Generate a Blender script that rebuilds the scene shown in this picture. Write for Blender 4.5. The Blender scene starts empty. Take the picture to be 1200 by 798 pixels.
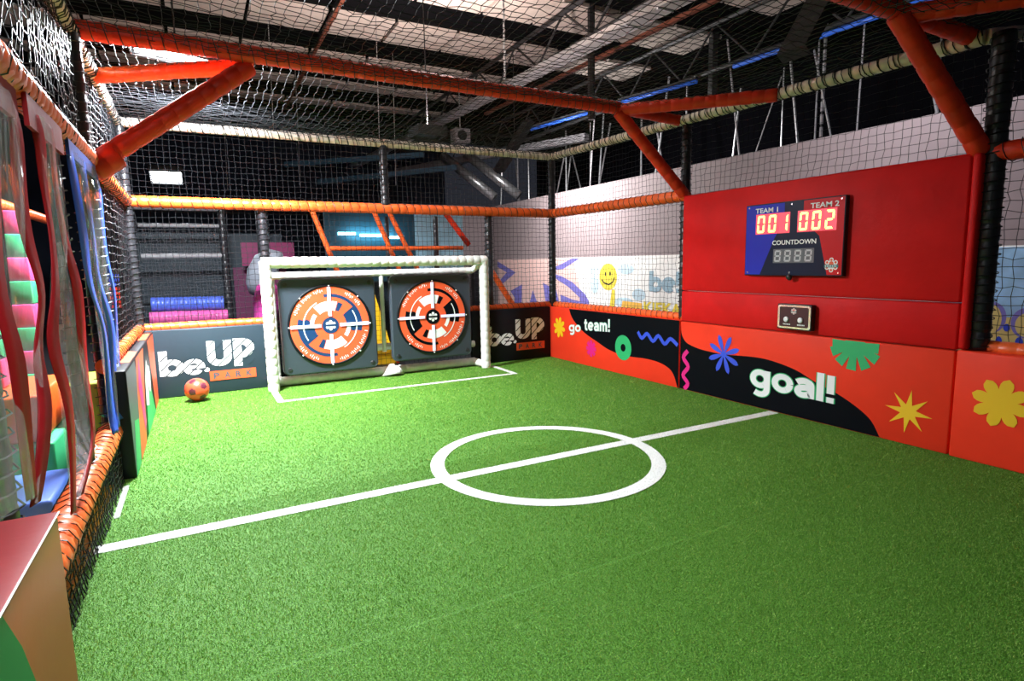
import bpy, bmesh, math, random
import numpy as np
from mathutils import Vector, Matrix, Euler
from mathutils.geometry import tessellate_polygon

random.seed(7); rng = np.random.default_rng(7)
scn = bpy.context.scene
COL = scn.collection
PI = math.pi

# ------------------------------------------------------------------ camera
cam_d = bpy.data.cameras.new('camera')
cam = bpy.data.objects.new('camera', cam_d); COL.objects.link(cam)
cam.location = (-4.6189, -7.3303, 1.3898)
cam.rotation_euler = (1.4384, 0.0188, -0.4939)
cam_d.sensor_width = 36; cam_d.lens = 683.1 / 1200 * 36
cam_d.clip_start = .05
scn.camera = cam
# ------------------------------------------------------------------ world
w = bpy.data.worlds.new('world'); scn.world = w; w.use_nodes = True
w.node_tree.nodes['Background'].inputs[0].default_value = (.55, .6, .8, 1)
w.node_tree.nodes['Background'].inputs[1].default_value = .025
vs = scn.view_settings
vs.view_transform = 'Standard'; vs.look = 'None'; vs.gamma = 1; vs.exposure = .45
vs.use_curve_mapping = False

def area(name, loc, size, power, col=(1, 1, 1), rot=(0, 0, 0), sy=None, spread=PI):
    d = bpy.data.lights.new(name, 'AREA'); d.energy = power; d.color = col
    d.shape = 'RECTANGLE'; d.size = size; d.size_y = sy or size; d.spread = spread
    o = bpy.data.objects.new(name, d); COL.objects.link(o); o.location = loc; o.rotation_euler = rot
    return o
# each of these sits just under the lens of the lamp of the same place built further down
area('floodlight_beam', (-4.62, -1.4, 3.12), .62, 700, (.90, .96, 1), (math.radians(0), math.radians(6), 0), .28)
area('second_floodlight_beam', (-4.85, -6.3, 3.44), .8, 34, (.95, .98, 1), (math.radians(18), math.radians(-4), 0), .35, 1.75)
area('back_lamp_beam', (-4.95, 4.8, 2.9), .5, 60, (.85, .93, 1), (math.radians(-35), 0, 0), .3)
area('added_hall_fill', (-2.0, -1.6, 4.6), 1.2, 14, (1, .95, .9), (0, 0, 0), .4)  # added overhead fill from above the view, no known hall lamp
area('added_aisle_fill_a', (1.3, 3.4, 3.7), 1.2, 240, (1, .96, .94), (0, math.radians(-55), 0), .3)  # added to brighten the mural, no such lamp in the aisle
area('added_aisle_fill_b', (1.3, -3.2, 3.9), 1.2, 38, (.95, .93, 1), (0, math.radians(-55), 0), .3)  # added fill for the wall behind the red pads
area('added_roof_fill', (-1.6, .7, 3.32), .4, 200, (1, .84, .78), (PI, 0, 0), .4)  # added upward fill that brightens the roof panels

# ------------------------------------------------------------------ materials
def mat(name, col, rough=.5, spec=.5, metal=0, bump=0, bscale=60, var=0, vscale=8, emit=None, estr=0, alpha=1, trans=0, coat=0, sheen=0):
    m = bpy.data.materials.new(name); m.use_nodes = True
    nt = m.node_tree; b = nt.nodes['Principled BSDF']
    b.inputs['Base Color'].default_value = (*col, 1)
    b.inputs['Roughness'].default_value = rough
    b.inputs['Metallic'].default_value = metal
    b.inputs['Specular IOR Level'].default_value = spec
    b.inputs['Coat Weight'].default_value = coat
    b.inputs['Alpha'].default_value = alpha
    b.inputs['Transmission Weight'].default_value = trans
    if emit:
        b.inputs['Emission Color'].default_value = (*emit, 1); b.inputs['Emission Strength'].default_value = estr
    tc = nt.nodes.new('ShaderNodeTexCoord')
    if var:
        n = nt.nodes.new('ShaderNodeTexNoise'); n.inputs['Scale'].default_value = vscale; n.inputs['Detail'].default_value = 4
        nt.links.new(tc.outputs['Object'], n.inputs['Vector'])
        r = nt.nodes.new('ShaderNodeMapRange'); r.inputs[1].default_value = .3; r.inputs[2].default_value = .7
        r.inputs[3].default_value = 1 - var; r.inputs[4].default_value = 1 + var
        nt.links.new(n.outputs[0], r.inputs[0])
        mx = nt.nodes.new('ShaderNodeMix'); mx.data_type = 'RGBA'; mx.blend_type = 'MULTIPLY'; mx.inputs[0].default_value = 1
        mx.inputs[6].default_value = (*col, 1); nt.links.new(r.outputs[0], mx.inputs[7])
        nt.links.new(mx.outputs[2], b.inputs['Base Color'])
    if bump:
        n = nt.nodes.new('ShaderNodeTexNoise'); n.inputs['Scale'].default_value = bscale; n.inputs['Detail'].default_value = 5
        nt.links.new(tc.outputs['Object'], n.inputs['Vector'])
        bp = nt.nodes.new('ShaderNodeBump'); bp.inputs['Strength'].default_value = bump; bp.inputs['Distance'].default_value = .01
        nt.links.new(n.outputs[0], bp.inputs['Height']); nt.links.new(bp.outputs[0], b.inputs['Normal'])
    return m

M = {}
M['foam_orange'] = mat('foam_orange', (.86, .125, .02), .38, .5, bump=.25, bscale=30, var=.12)
M['foam_red'] = mat('foam_red', (.74, .038, .012), .45, .3, bump=.25, bscale=30, var=.12)
M['foam_white'] = mat('foam_white', (.78, .76, .72), .42, .5, bump=.25, bscale=30, var=.08)
M['foam_cream'] = mat('foam_cream', (.72, .62, .55), .45, .5, bump=.25, bscale=30, var=.1)
M['foam_black'] = mat('foam_black', (.018, .018, .022), .35, .6, bump=.3, bscale=30)
M['lace'] = mat('black_cord', (.012, .012, .014), .5)
M['net'] = mat('black_net_twine', (.014, .015, .018), .5, .35)
M['net_grey'] = mat('grey_net_twine', (.13, .14, .16), .5)
M['pad_orange'] = mat('vinyl_orange_red', (.84, .045, .016), .5, .15, bump=.12, bscale=14, var=.05, vscale=3)
M['pad_red'] = mat('vinyl_red', (.64, .010, .010), .5, .12, bump=.45, bscale=9, var=.08, vscale=4)
M['pad_navy'] = mat('vinyl_charcoal', (.022, .038, .052), .45, .3, bump=.12, bscale=14)
M['pad_black'] = mat('vinyl_black', (.006, .007, .009), .45, .2, bump=.12, bscale=14)
M['pad_maroon'] = mat('vinyl_maroon', (.28, .018, .022), .4, .5, bump=.12, bscale=14)
M['pad_brown'] = mat('vinyl_rust', (.50, .10, .03), .45, .5, bump=.1, bscale=14)
M['print_black'] = mat('print_black', (.003, .004, .006), .5, .06)
M['print_white'] = mat('print_white', (.85, .87, .86), .5)
M['print_mint'] = mat('print_mint', (.12, .55, .36), .5)
M['print_yellow'] = mat('print_yellow', (.88, .55, .01), .5)
M['print_magenta'] = mat('print_magenta', (.72, .01, .22), .5)
M['print_green'] = mat('print_green', (.02, .42, .14), .5)
M['print_blue'] = mat('print_blue', (.03, .08, .68), .5)
M['print_orange'] = mat('print_orange', (.82, .10, .03), .5)
M['print_slate'] = mat('print_slate', (.05, .08, .10), .5)
M['print_red'] = mat('print_red', (.62, .01, .015), .4, .15)
M['print_navy'] = mat('print_navy', (.004, .012, .04), .35, .15)
M['print_deep_blue'] = mat('print_deep_blue', (.006, .035, .11), .4)
M['board_grey'] = mat('moulded_plastic_grey', (.033, .045, .060), .38, .6, bump=.1, bscale=40)
M['print_teal'] = mat('print_teal', (.02, .16, .17), .5)
M['line_white'] = mat('line_white', (.80, .82, .78), .8, .2, bump=.8, bscale=160)
M['black_metal'] = mat('black_metal', (.012, .012, .014), .45, .5)
M['dark_steel'] = mat('dark_steel', (.035, .035, .038), .5, .5, metal=.3)
M['rust_pipe'] = mat('rust_pipe', (.20, .06, .035), .5)
M['silver'] = mat('galvanised_steel', (.55, .56, .58), .32, .5, metal=.8, bump=.1, bscale=20)
M['grey_paint'] = mat('grey_paint', (.32, .31, .33), .5)
M['screw'] = mat('bright_screw', (.8, .8, .82), .25, metal=.9)
M['lamp'] = mat('lamp_diffuser', (1, 1, 1), .5, emit=(.9, .96, 1), estr=30)
M['fill_lamp'] = mat('fill_lamp_diffuser', (1, 1, 1), .5, emit=(1, .95, .9), estr=8)  # soft glow worn only by the added fill lamps
M['digit_lit'] = mat('lit_digit', (1, .5, .2), .5, emit=(1, .32, .07), estr=5)
M['digit_window'] = mat('digit_window', (.25, .02, .03), .4, emit=(1, .06, .10), estr=.8)
M['digit_off'] = mat('unlit_digit', (.50, .52, .56), .4)
M['digit_off_window'] = mat('unlit_digit_window', (.10, .11, .13), .4)
M['led'] = mat('led_strip', (.8, .85, 1), .4, emit=(.62, .68, 1), estr=1.6)
M['led_dim'] = mat('led_strip_dim', (.6, .62, .8), .4, emit=(.6, .6, .9), estr=.35)
M['blue_tube'] = mat('blue_tube', (.02, .08, .4), .4, emit=(.03, .13, .6), estr=.22)
M['cyan_lamp'] = mat('cyan_lamp', (.5, .9, 1), .4, emit=(.35, .85, 1), estr=4)
M['ball_orange'] = mat('ball_orange', (.85, .075, .03), .35, .5, coat=.2)
M['ball_dark'] = mat('ball_dark', (.10, .015, .03), .35, .5, coat=.2)
M['ceiling_panel'] = mat('roof_liner_panel', (.60, .52, .47), .7, bump=.1, bscale=10, var=.06)
M['ceiling_dark'] = mat('roof_deck_black', (.004, .004, .005), .9, .05)
M['wall_dark'] = mat('hall_wall_black', (.0025, .0025, .004), .9, .03)
M['wall_blueblack'] = mat('hall_wall_blue_black', (.012, .022, .045), .8, var=.3, vscale=.6)
M['wall_white'] = mat('hall_wall_white', (.29, .235, .245), .75, var=.10, vscale=.8)
M['mural_white'] = mat('mural_white', (.93, .94, .92), .6, var=.06, vscale=1.5)
M['mural_peach'] = mat('mural_peach', (.90, .62, .58), .6)
M['mural_purple'] = mat('mural_purple', (.22, .20, .62), .6)
M['mural_blue'] = mat('mural_sky', (.32, .58, .85), .6, var=.35, vscale=2.5)
M['mural_pale'] = mat('mural_pale_blue', (.60, .78, .88), .6, var=.15, vscale=4)
M['mural_yellow'] = mat('mural_yellow', (.85, .68, .08), .6)
M['mural_cream'] = mat('mural_cream', (.75, .62, .22), .6)
M['mural_denim'] = mat('mural_denim', (.34, .50, .60), .6)
M['mural_orange'] = mat('mural_orange', (.95, .55, .10), .6)
M['vinyl_red_hem'] = mat('red_hem', (.30, .006, .010), .5, .25, bump=.2, bscale=20)
M['vinyl_blue_hem'] = mat('blue_hem', (.02, .07, .42), .4, .5, bump=.2, bscale=20)
M['roller_blue'] = mat('roller_blue', (.07, .13, .60), .35)
M['roller_pink'] = mat('roller_pink', (.72, .12, .38), .35)
M['magenta'] = mat('panel_magenta', (.20, .006, .08), .5)
M['drum_grey'] = mat('drum_grey', (.20, .22, .26), .5)
M['drum_pink'] = mat('drum_pink', (.62, .06, .35), .5)
M['slide_yellow'] = mat('slide_yellow', (.75, .42, .01), .4)
M['soft_green'] = mat('soft_green', (.05, .50, .20), .5)
M['soft_lime'] = mat('soft_lime', (.42, .50, .05), .5)
M['soft_pink'] = mat('soft_pink', (.85, .07, .25), .5)
M['soft_blue'] = mat('soft_blue', (.10, .22, .80), .5)
M['cyan_panel'] = mat('cyan_panel', (.35, .60, .75), .5, var=.2, vscale=3)
M['tile_dark'] = mat('dark_hall_floor', (.03, .03, .035), .5)

# clear curtain vinyl
def clear_vinyl():
    m = bpy.data.materials.new('clear_vinyl'); m.use_nodes = True
    nt = m.node_tree; b = nt.nodes['Principled BSDF']
    b.inputs['Base Color'].default_value = (.9, .9, .95, 1); b.inputs['Roughness'].default_value = .12
    b.inputs['Alpha'].default_value = .24; b.inputs['Specular IOR Level'].default_value = 1
    b.inputs['Coat Weight'].default_value = .6; b.inputs['Coat Roughness'].default_value = .08
    tc = nt.nodes.new('ShaderNodeTexCoord'); n = nt.nodes.new('ShaderNodeTexNoise'); n.inputs['Scale'].default_value = 7
    mp = nt.nodes.new('ShaderNodeMapping'); mp.inputs['Scale'].default_value = (1, 1.6, .35)
    nt.links.new(tc.outputs['Object'], mp.inputs[0]); nt.links.new(mp.outputs[0], n.inputs['Vector'])
    bp = nt.nodes.new('ShaderNodeBump'); bp.inputs['Strength'].default_value = .9; bp.inputs['Distance'].default_value = .06
    nt.links.new(n.outputs[0], bp.inputs['Height']); nt.links.new(bp.outputs[0], b.inputs['Normal'])
    nt.links.new(bp.outputs[0], b.inputs['Coat Normal'])
    return m
M['clear'] = clear_vinyl()

def turf_mat(name, blades):
    m = bpy.data.materials.new(name); m.use_nodes = True
    nt = m.node_tree; b = nt.nodes['Principled BSDF']; b.inputs['Roughness'].default_value = .62; b.inputs['Specular IOR Level'].default_value = .3
    tc = nt.nodes.new('ShaderNodeTexCoord')
    n1 = nt.nodes.new('ShaderNodeTexNoise'); n1.inputs['Scale'].default_value = 1.4; n1.inputs['Detail'].default_value = 3
    nt.links.new(tc.outputs['Object'], n1.inputs['Vector'])
    cr = nt.nodes.new('ShaderNodeValToRGB')
    e = cr.color_ramp.elements
    if blades:
        e[0].position = 0; e[0].color = (.045, .17, .010, 1); e[1].position = 1; e[1].color = (.37, .53, .12, 1)
        x = cr.color_ramp.elements.new(.5); x.color = (.125, .31, .024, 1)
        g = nt.nodes.new('ShaderNodeNewGeometry')
        ad = nt.nodes.new('ShaderNodeMath'); ad.operation = 'MULTIPLY_ADD'; ad.inputs[1].default_value = .8
        sb = nt.nodes.new('ShaderNodeMath'); sb.operation = 'MULTIPLY'; sb.inputs[1].default_value = .2
        nt.links.new(n1.outputs[0], sb.inputs[0]); nt.links.new(g.outputs['Random Per Island'], ad.inputs[0]); nt.links.new(sb.outputs[0], ad.inputs[2])
        nt.links.new(ad.outputs[0], cr.inputs[0])
    else:
        e[0].color = (.02, .09, .006, 1); e[1].color = (.12, .32, .03, 1); e[0].position = .3; e[1].position = .7
        n2 = nt.nodes.new('ShaderNodeTexNoise'); n2.inputs['Scale'].default_value = 140; n2.inputs['Detail'].default_value = 3
        nt.links.new(tc.outputs['Object'], n2.inputs['Vector']); nt.links.new(n2.outputs[0], cr.inputs[0])
        bp = nt.nodes.new('ShaderNodeBump'); bp.inputs['Strength'].default_value = .8; bp.inputs['Distance'].default_value = .01
        nt.links.new(n2.outputs[0], bp.inputs['Height']); nt.links.new(bp.outputs[0], b.inputs['Normal'])
    nt.links.new(cr.outputs[0], b.inputs['Base Color'])
    return m
M['turf'] = turf_mat('turf_backing', False); M['blades'] = turf_mat('turf_blades', True)

# ------------------------------------------------------------------ object helpers
def tag(o, label=None, cat=None, group=None, kind=None):
    if label: o['label'] = label
    if cat: o['category'] = cat
    if group: o['group'] = group
    if kind: o['kind'] = kind
    return o
def thing(name, label, cat, loc=(0, 0, 0), group=None):
    o = bpy.data.objects.new(name, None); COL.objects.link(o); o.location = loc; o.empty_display_size = .1
    return tag(o, label, cat, group)
class MB:
    def __init__(s): s.v = []; s.f = []
    def add(s, v, f):
        n = len(s.v); s.v += [tuple(p) for p in v]; s.f += [tuple(i + n for i in q) for q in f]; return s
    def box(s, lo, hi):
        x0, y0, z0 = lo; x1, y1, z1 = hi
        v = [(x0, y0, z0), (x1, y0, z0), (x1, y1, z0), (x0, y1, z0), (x0, y0, z1), (x1, y0, z1), (x1, y1, z1), (x0, y1, z1)]
        return s.add(v, [(0, 3, 2, 1), (4, 5, 6, 7), (0, 1, 5, 4), (1, 2, 6, 5), (2, 3, 7, 6), (3, 0, 4, 7)])
    def tube(s, pts, radii, n=8, caps=True):
        pts = [Vector(p) for p in pts]
        if not hasattr(radii, '__len__'): radii = [radii] * len(pts)
        t = (pts[1] - pts[0]).normalized(); up = Vector((0, 0, 1)) if abs(t.z) < .9 else Vector((1, 0, 0))
        a = t.cross(up).normalized(); rings = []
        v = []; f = []
        for i, p in enumerate(pts):
            t = (pts[min(i + 1, len(pts) - 1)] - pts[max(i - 1, 0)]).normalized()
            a = (a - t * a.dot(t)).normalized(); b = t.cross(a)
            for k in range(n):
                q = 2 * PI * k / n; v.append(p + (a * math.cos(q) + b * math.sin(q)) * radii[i])
        for i in range(len(pts) - 1):
            for k in range(n):
                k2 = (k + 1) % n; f.append((i * n + k, i * n + k2, (i + 1) * n + k2, (i + 1) * n + k))
        if caps:
            f.append(tuple(range(n - 1, -1, -1))); f.append(tuple(range((len(pts) - 1) * n, len(pts) * n)))
        return s.add(v, f)
    def build(s, name, m, parent=None, smooth=False):
        me = bpy.data.meshes.new(name); me.from_pydata(s.v, [], s.f); me.update()
        me.materials.append(M[m] if isinstance(m, str) else m)
        if smooth: me.polygons.foreach_set('use_smooth', [True] * len(me.polygons))
        o = bpy.data.objects.new(name, me); COL.objects.link(o)
        if parent is not None:
            # shapes are written in world coordinates: bake the parents' offset into the mesh
            o.parent = parent; q = parent; off = Vector()
            while q is not None: off += q.location; q = q.parent
            me.transform(Matrix.Translation(-off))
        return o
def box(name, lo, hi, m, parent=None, bevel=0, seg=2):
    if not bevel: return MB().box(lo, hi).build(name, m, parent)
    bm = bmesh.new(); bmesh.ops.create_cube(bm, size=1)
    c = [(a + b) / 2 for a, b in zip(lo, hi)]; d = [b - a for a, b in zip(lo, hi)]
    for v in bm.verts: v.co = Vector((c[0] + v.co.x * d[0], c[1] + v.co.y * d[1], c[2] + v.co.z * d[2]))
    bmesh.ops.bevel(bm, geom=bm.edges[:], offset=bevel, segments=seg, affect='EDGES', profile=.5)
    mb = MB(); bm.verts.index_update(); mb.v = [v.co[:] for v in bm.verts]; mb.f = [tuple(v.index for v in f.verts) for f in bm.faces]; bm.free()
    return mb.build(name, m, parent, True)
def foam_mb(p0, p1, r, pitch=.1, n=12, mb=None):
    """a foam sleeve tied every `pitch`: bulging sections with grooves between"""
    p0 = Vector(p0); p1 = Vector(p1); L = (p1 - p0).length; k = max(2, round(L / pitch)); pts = []; rad = []
    for i in range(k):
        for a, q in ((0.02, .945), (.10, .99), (.5, 1.015), (.90, .99), (.98, .945)):
            t = (i + a) / k; pts.append(p0.lerp(p1, t)); rad.append(r * q * (1 + random.uniform(-.02, .02)))
    mb = mb or MB(); mb.tube(pts, rad, n); return mb
def foam(name, p0, p1, r, m, parent, pitch=.1):
    return foam_mb(p0, p1, r, pitch).build(name, m, parent, True)
def lace(name, p0, p1, r, parent, pitch=.1, th=.004, m='lace'):
    p0 = Vector(p0); p1 = Vector(p1); L = (p1 - p0).length; n = int(L / pitch * 8); t = (p1 - p0).normalized()
    up = Vector((0, 0, 1)) if abs(t.z) < .9 else Vector((1, 0, 0)); a = t.cross(up).normalized(); b = t.cross(a); pts = []
    for i in range(n + 1):
        q = i * 2 * PI / 8 + random.uniform(-.15, .15); rr = r * random.uniform(1.02, 1.12)
        pts.append(p0.lerp(p1, i / n) + (a * math.cos(q) + b * math.sin(q)) * rr)
    return MB().tube(pts, th, 3).build(name, m, parent)

# net made of real twine: three-sided strands with a small knot at each crossing
def net(name, label, fn, nu, nv, cell_u, cell_v, r=.0028, jit=.006, m='net', mask=None, parent=None, cat='net', knots=True):
    P = np.zeros((nu + 1, nv + 1, 3))
    for i in range(nu + 1):
        for j in range(nv + 1):
            P[i, j] = fn(i / nu, j / nv)
    P += rng.normal(0, jit, P.shape)
    V = []; F = []
    # in-plane frame for cross-sections
    dU = P[-1, 0] - P[0, 0]; dV = P[0, -1] - P[0, 0]; N = np.cross(dU, dV); N /= np.linalg.norm(N)
    uU = dU / np.linalg.norm(dU); uV = dV / np.linalg.norm(dV)
    base = 0
    def strand(line, side):
        nonlocal base
        n = len(line)
        o = np.stack([line + N * r, line - N * r * .5 + side * r * .87, line - N * r * .5 - side * r * .87], 1).reshape(-1, 3)
        V.append(o); i = np.arange(n - 1)[:, None] * 3 + base
        for k in range(3):
            k2 = (k + 1) % 3
            F.append(np.concatenate([i + k, i + k2, i + 3 + k2, i + 3 + k], 1))
        base += 3 * n
    for i in range(nu + 1): strand(P[i], uU)
    for j in range(nv + 1): strand(P[:, j], uV)
    if knots:
        q = P.reshape(-1, 3); kr = r * 1.9; n = len(q)
        o = np.stack([q + N * kr, q - N * kr, q + uU * kr, q - uU * kr, q + uV * kr, q - uV * kr], 1).reshape(-1, 3)
        V.append(o); i = np.arange(n)[:, None] * 6 + base
        for a, b, c in ((0, 2, 4), (0, 4, 3), (0, 3, 5), (0, 5, 2), (1, 4, 2), (1, 3, 4), (1, 5, 3), (1, 2, 5)):
            F.append(np.concatenate([i + a, i + b, i + c, i + c], 1))
    V = np.concatenate(V)
    F = np.concatenate(F)
    mb = MB(); mb.v = V.tolist(); mb.f = [tuple(x[:3]) if x[2] == x[3] else tuple(x) for x in F.tolist()]
    o = mb.build(name, m, parent)
    if parent is None: tag(o, label, cat)
    return o

# flat prints: polygons laid on a plane given by a mapping (a, b, height above the surface) -> xyz
def on_right(X=-.08):  return lambda a, b, n: (X - n, a, b)      # a = y, b = z
def on_back(Y=-.08):   return lambda a, b, n: (a, Y - n, b)      # a = x, b = z
def flat(name, polys, pl, m, parent, h=.002, holes=None):
    mb = MB()
    for k, poly in enumerate(polys):
        hk = h + (k % 20) * .00006
        loops = [poly] if holes is None or holes[k] is None else [poly] + holes[k]
        vl = [[Vector((p[0], p[1], 0)) for p in lp] for lp in loops]
        tris = tessellate_polygon(vl); pts = [p for lp in loops for p in lp]
        mb.add([pl(p[0], p[1], hk) for p in pts], tris)
    return mb.build(name, m, parent)
_tc = {}
def text_geo(s, bold):
    if (s, bold) in _tc: return _tc[(s, bold)]
    c = bpy.data.curves.new('t', 'FONT'); c.body = s; c.size = 1; c.offset = bold; c.resolution_u = 3; c.fill_mode = 'FRONT'
    o = bpy.data.objects.new('t', c); COL.objects.link(o)
    dg = bpy.context.evaluated_depsgraph_get(); dg.update(); e = o.evaluated_get(dg); me = e.to_mesh()
    v = [(p.co.x, p.co.y) for p in me.vertices]; f = [tuple(p.vertices) for p in me.polygons]
    e.to_mesh_clear(); bpy.data.objects.remove(o); bpy.data.curves.remove(c)
    x0 = min(p[0] for p in v); x1 = max(p[0] for p in v); y0 = min(p[1] for p in v); y1 = max(p[1] for p in v)
    v = [((p[0] - x0) / (x1 - x0), (p[1] - y0) / (y1 - y0)) for p in v]
    _tc[(s, bold)] = (v, f); return v, f
def lettering(name, s, a0, b0, a1, b1, pl, m, parent, bold=.02, h=.003, shear=0):
    """text stretched to the box from (a0,b0) lower left to (a1,b1) upper right; shear lifts the right end"""
    v, f = text_geo(s, bold); mb = MB()
    mb.add([pl(a0 + (a1 - a0) * x, b0 + (b1 - b0) * y + shear * x, h) for x, y in v], f)
    return mb.build(name, m, parent)
def ngon(cx, cy, rx, ry=None, n=28, a0=0):
    ry = rx if ry is None else ry
    return [(cx + rx * math.cos(a0 + 2 * PI * k / n), cy + ry * math.sin(a0 + 2 * PI * k / n)) for k in range(n)]
def petal(cx, cy, ang, L, wd, r0=0, n=8, tip=1.0):
    pts = []
    for k in range(n + 1):
        t = k / n; x = r0 + (L - r0) * t; y = wd * math.sqrt(max(0, math.sin(PI * min(1, t * .5 + .02) if t < .0 else PI * (t ** 1.7)))) ; pts.append((x, y))
    pts = pts + [(x, -y) for x, y in reversed(pts[1:-1])]
    c, s = math.cos(ang), math.sin(ang)
    return [(cx + x * c - y * s, cy + x * s + y * c) for x, y in pts]
def rect_arm(cx, cy, ang, L, w0, w1):
    c, s = math.cos(ang), math.sin(ang)
    return [(cx + x * c - y * s, cy + x * s + y * c) for x, y in ((0, -w0), (L, -w1), (L, w1), (0, w0))]
def band(pts, wd):
    """a ribbon of half width wd along a 2-D line"""
    L = []; R_ = []
    for i, p in enumerate(pts):
        a = pts[max(0, i - 1)]; b = pts[min(len(pts) - 1, i + 1)]; dx, dy = b[0] - a[0], b[1] - a[1]; l = math.hypot(dx, dy) or 1
        L.append((p[0] - dy / l * wd, p[1] + dx / l * wd)); R_.append((p[0] + dy / l * wd, p[1] - dx / l * wd))
    return [[L[i], L[i + 1], R_[i + 1], R_[i]] for i in range(len(pts) - 1)]
def smooth_line(pts, k=6):
    out = []
    for i in range(len(pts) - 1):
        p0 = pts[max(0, i - 1)]; p1 = pts[i]; p2 = pts[i + 1]; p3 = pts[min(len(pts) - 1, i + 2)]
        for j in range(k):
            t = j / k
            out.append(tuple(.5 * ((2 * b) + (-a + c) * t + (2 * a - 5 * b + 4 * c - d) * t * t + (-a + 3 * b - 3 * c + d) * t ** 3) for a, b, c, d in zip(p0, p1, p2, p3)))
    return out + [tuple(pts[-1])]

def arc(cx, cy, r, a0, a1, n=14):
    return [(cx + r * math.cos(math.radians(a0 + (a1 - a0) * k / n)), cy + r * math.sin(math.radians(a0 + (a1 - a0) * k / n))) for k in range(n + 1)]
def sm(p): return smooth_line(p, 4)
GL = {'o': (1.08, [arc(.52, .5, .37, 0, 360, 24)]),
      'g': (1.12, [arc(.50, .5, .37, 0, 360, 24), [(.87, 1.0), (.87, .0)] , sm([(.87, .02), (.84, -.18), (.68, -.33), (.45, -.35), (.24, -.27)])]),
      'a': (1.0, [[(.78, 0), (.78, .55)], sm([(.78, .5), (.75, .74), (.52, .86), (.30, .83), (.14, .74)]), sm([(.78, .52), (.5, .52), (.24, .44), (.19, .27), (.30, .14), (.5, .13), (.68, .2), (.78, .32)])]),
      'l': (.42, [[(.18, 0), (.18, 1.45)]]),
      '!': (.44, [[(.2, .46), (.2, 1.4)], [(.2, 0), (.2, .28)]]),
      't': (.74, [[(.30, 1.28), (.30, .35)], sm([(.30, .37), (.34, .18), (.48, .13), (.64, .16)]), [(.04, .87), (.62, .87)]]),
      'e': (1.04, [arc(.5, .5, .37, 0, 318, 22), [(.14, .5), (.86, .5)]]),
      'm': (1.42, [[(.18, 0), (.18, 1.0)], sm([(.18, .55), (.26, .80), (.45, .86), (.62, .78), (.68, .55), (.68, 0)]), sm([(.68, .55), (.76, .80), (.95, .86), (1.12, .78), (1.18, .55), (1.18, 0)])]),
      'b': (1.08, [[(.18, 0), (.18, 1.45)], arc(.53, .5, .37, 0, 360, 24)])}
def word(name, s, a0, a1, base, xh, pl, m, parent, hw=.14, h=.003, rise=0):
    W_ = sum(GL[c][0] for c in s); k = (a1 - a0) / W_; x = 0
    for ch in s:
        polys = []
        for st_ in GL[ch][1]:
            for q in band(st_, hw): polys.append([(a0 + (x + u) * k, base + v * xh + rise * (x + u) / W_) for u, v in q])
        flat(name, polys, pl, m, parent, h); x += GL[ch][0]

# ------------------------------------------------------------------ setting
tag(box('floor', (-9, -9, -.06), (3, 12, -.012), 'tile_dark'), kind='structure')
tag(MB().box((-9, 12, -.06), (3.2, 12.15, 6.0)).build('wall_back', 'wall_blueblack'), kind='structure')
tag(MB().box((-9.15, -9, -.06), (-9, 12.15, 6.0)).build('wall_left', 'wall_dark'), kind='structure')
wr = tag(MB().box((3.02, -9, -.06), (3.2, 8.5, 3.0)).build('wall_right', 'wall_white'), kind='structure')
tag(MB().box((7.0, -9, -.06), (7.15, 12.15, 6.0)).build('wall_right_upper', 'wall_dark'), kind='structure')
ceil = tag(MB().box((-9, -9, 5.56), (7, 12.15, 5.7)).build('ceiling', 'ceiling_dark'), kind='structure')
seams = [-8.35, -7.15, -5.95, -4.75, -3.57, -2.35, -1.25, -.1, .86, 2.05, 3.25, 4.45]
mesh_cache = {}
for (y0, y1) in ((-1.05, -.1), (.98, 1.98), (2.93, 3.88), (4.92, 5.75), (6.7, 7.15), (8.4, 8.8), (-3.0, -2.1)):
    for a, b in zip(seams[:-1], seams[1:]):
        if a > 2.0 and y0 > 3: continue
        box('ceiling_panel', (a + .03, y0, 5.50), (b - .03, y1, 5.56), 'ceiling_panel', ceil)
# mural painted on the lower part of the right wall (flat artwork, own board)
pm = lambda a, b, n: (3.02 - n, a, b)
mural = thing('mural', 'wide bright cartoon mural below the white upper wall on the right', 'mural', (3.02, 2, .8))
flat('mural_ground', [[(7.7, 0), (-7, 0), (-7, 1.47), (7.7, 1.49)]], pm, 'mural_white', mural, .012)
flat('peach_ground', [[(7.7, .02), (3.7, .02), (3.5, .5), (3.9, 1.48), (7.7, 1.49)]], pm, 'mural_peach', mural, .014)
flat('burst_print', [[(7.7, 1.44), (6.63, 1.13), (7.62, .72), (7.66, .86), (7.15, 1.13), (7.7, 1.28)],
      [(6.95, .62), (6.28, .82), (6.35, .05), (6.7, .05), (6.72, .45)], [(6.05, .05), (5.72, .68), (5.3, .05)],
      [(5.22, .88), (4.6, .72), (4.3, .05), (5.0, .05)],
      [(4.95, 1.18), (4.3, 1.22), (3.62, 1.46), (3.9, 1.47), (4.3, 1.36), (4.62, 1.28)],
      [(4.95, 1.15), (4.35, 1.05), (3.9, .92), (3.4, .66), (3.25, .5), (3.3, .36), (3.5, .3), (4.0, .38), (4.4, .45), (4.42, .62), (3.9, .52), (3.62, .5), (3.62, .58), (4.1, .82), (4.5, .95)]],
     pm, 'mural_purple', mural, .016)
flat('smiley_print', [ngon(2.58, 1.06, .30, .28), [(2.45, .8), (2.35, .8), (2.35, .3), (2.55, .3)]], pm, 'mural_yellow', mural, .016)
flat('smiley_face_print', band([(2.80, 1.0), (2.7, .93), (2.55, .90), (2.42, .95), (2.36, 1.05)], .014) + [ngon(2.66, 1.12, .022, .045), ngon(2.50, 1.13, .022, .045)], pm, 'print_navy', mural, .019)
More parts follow.
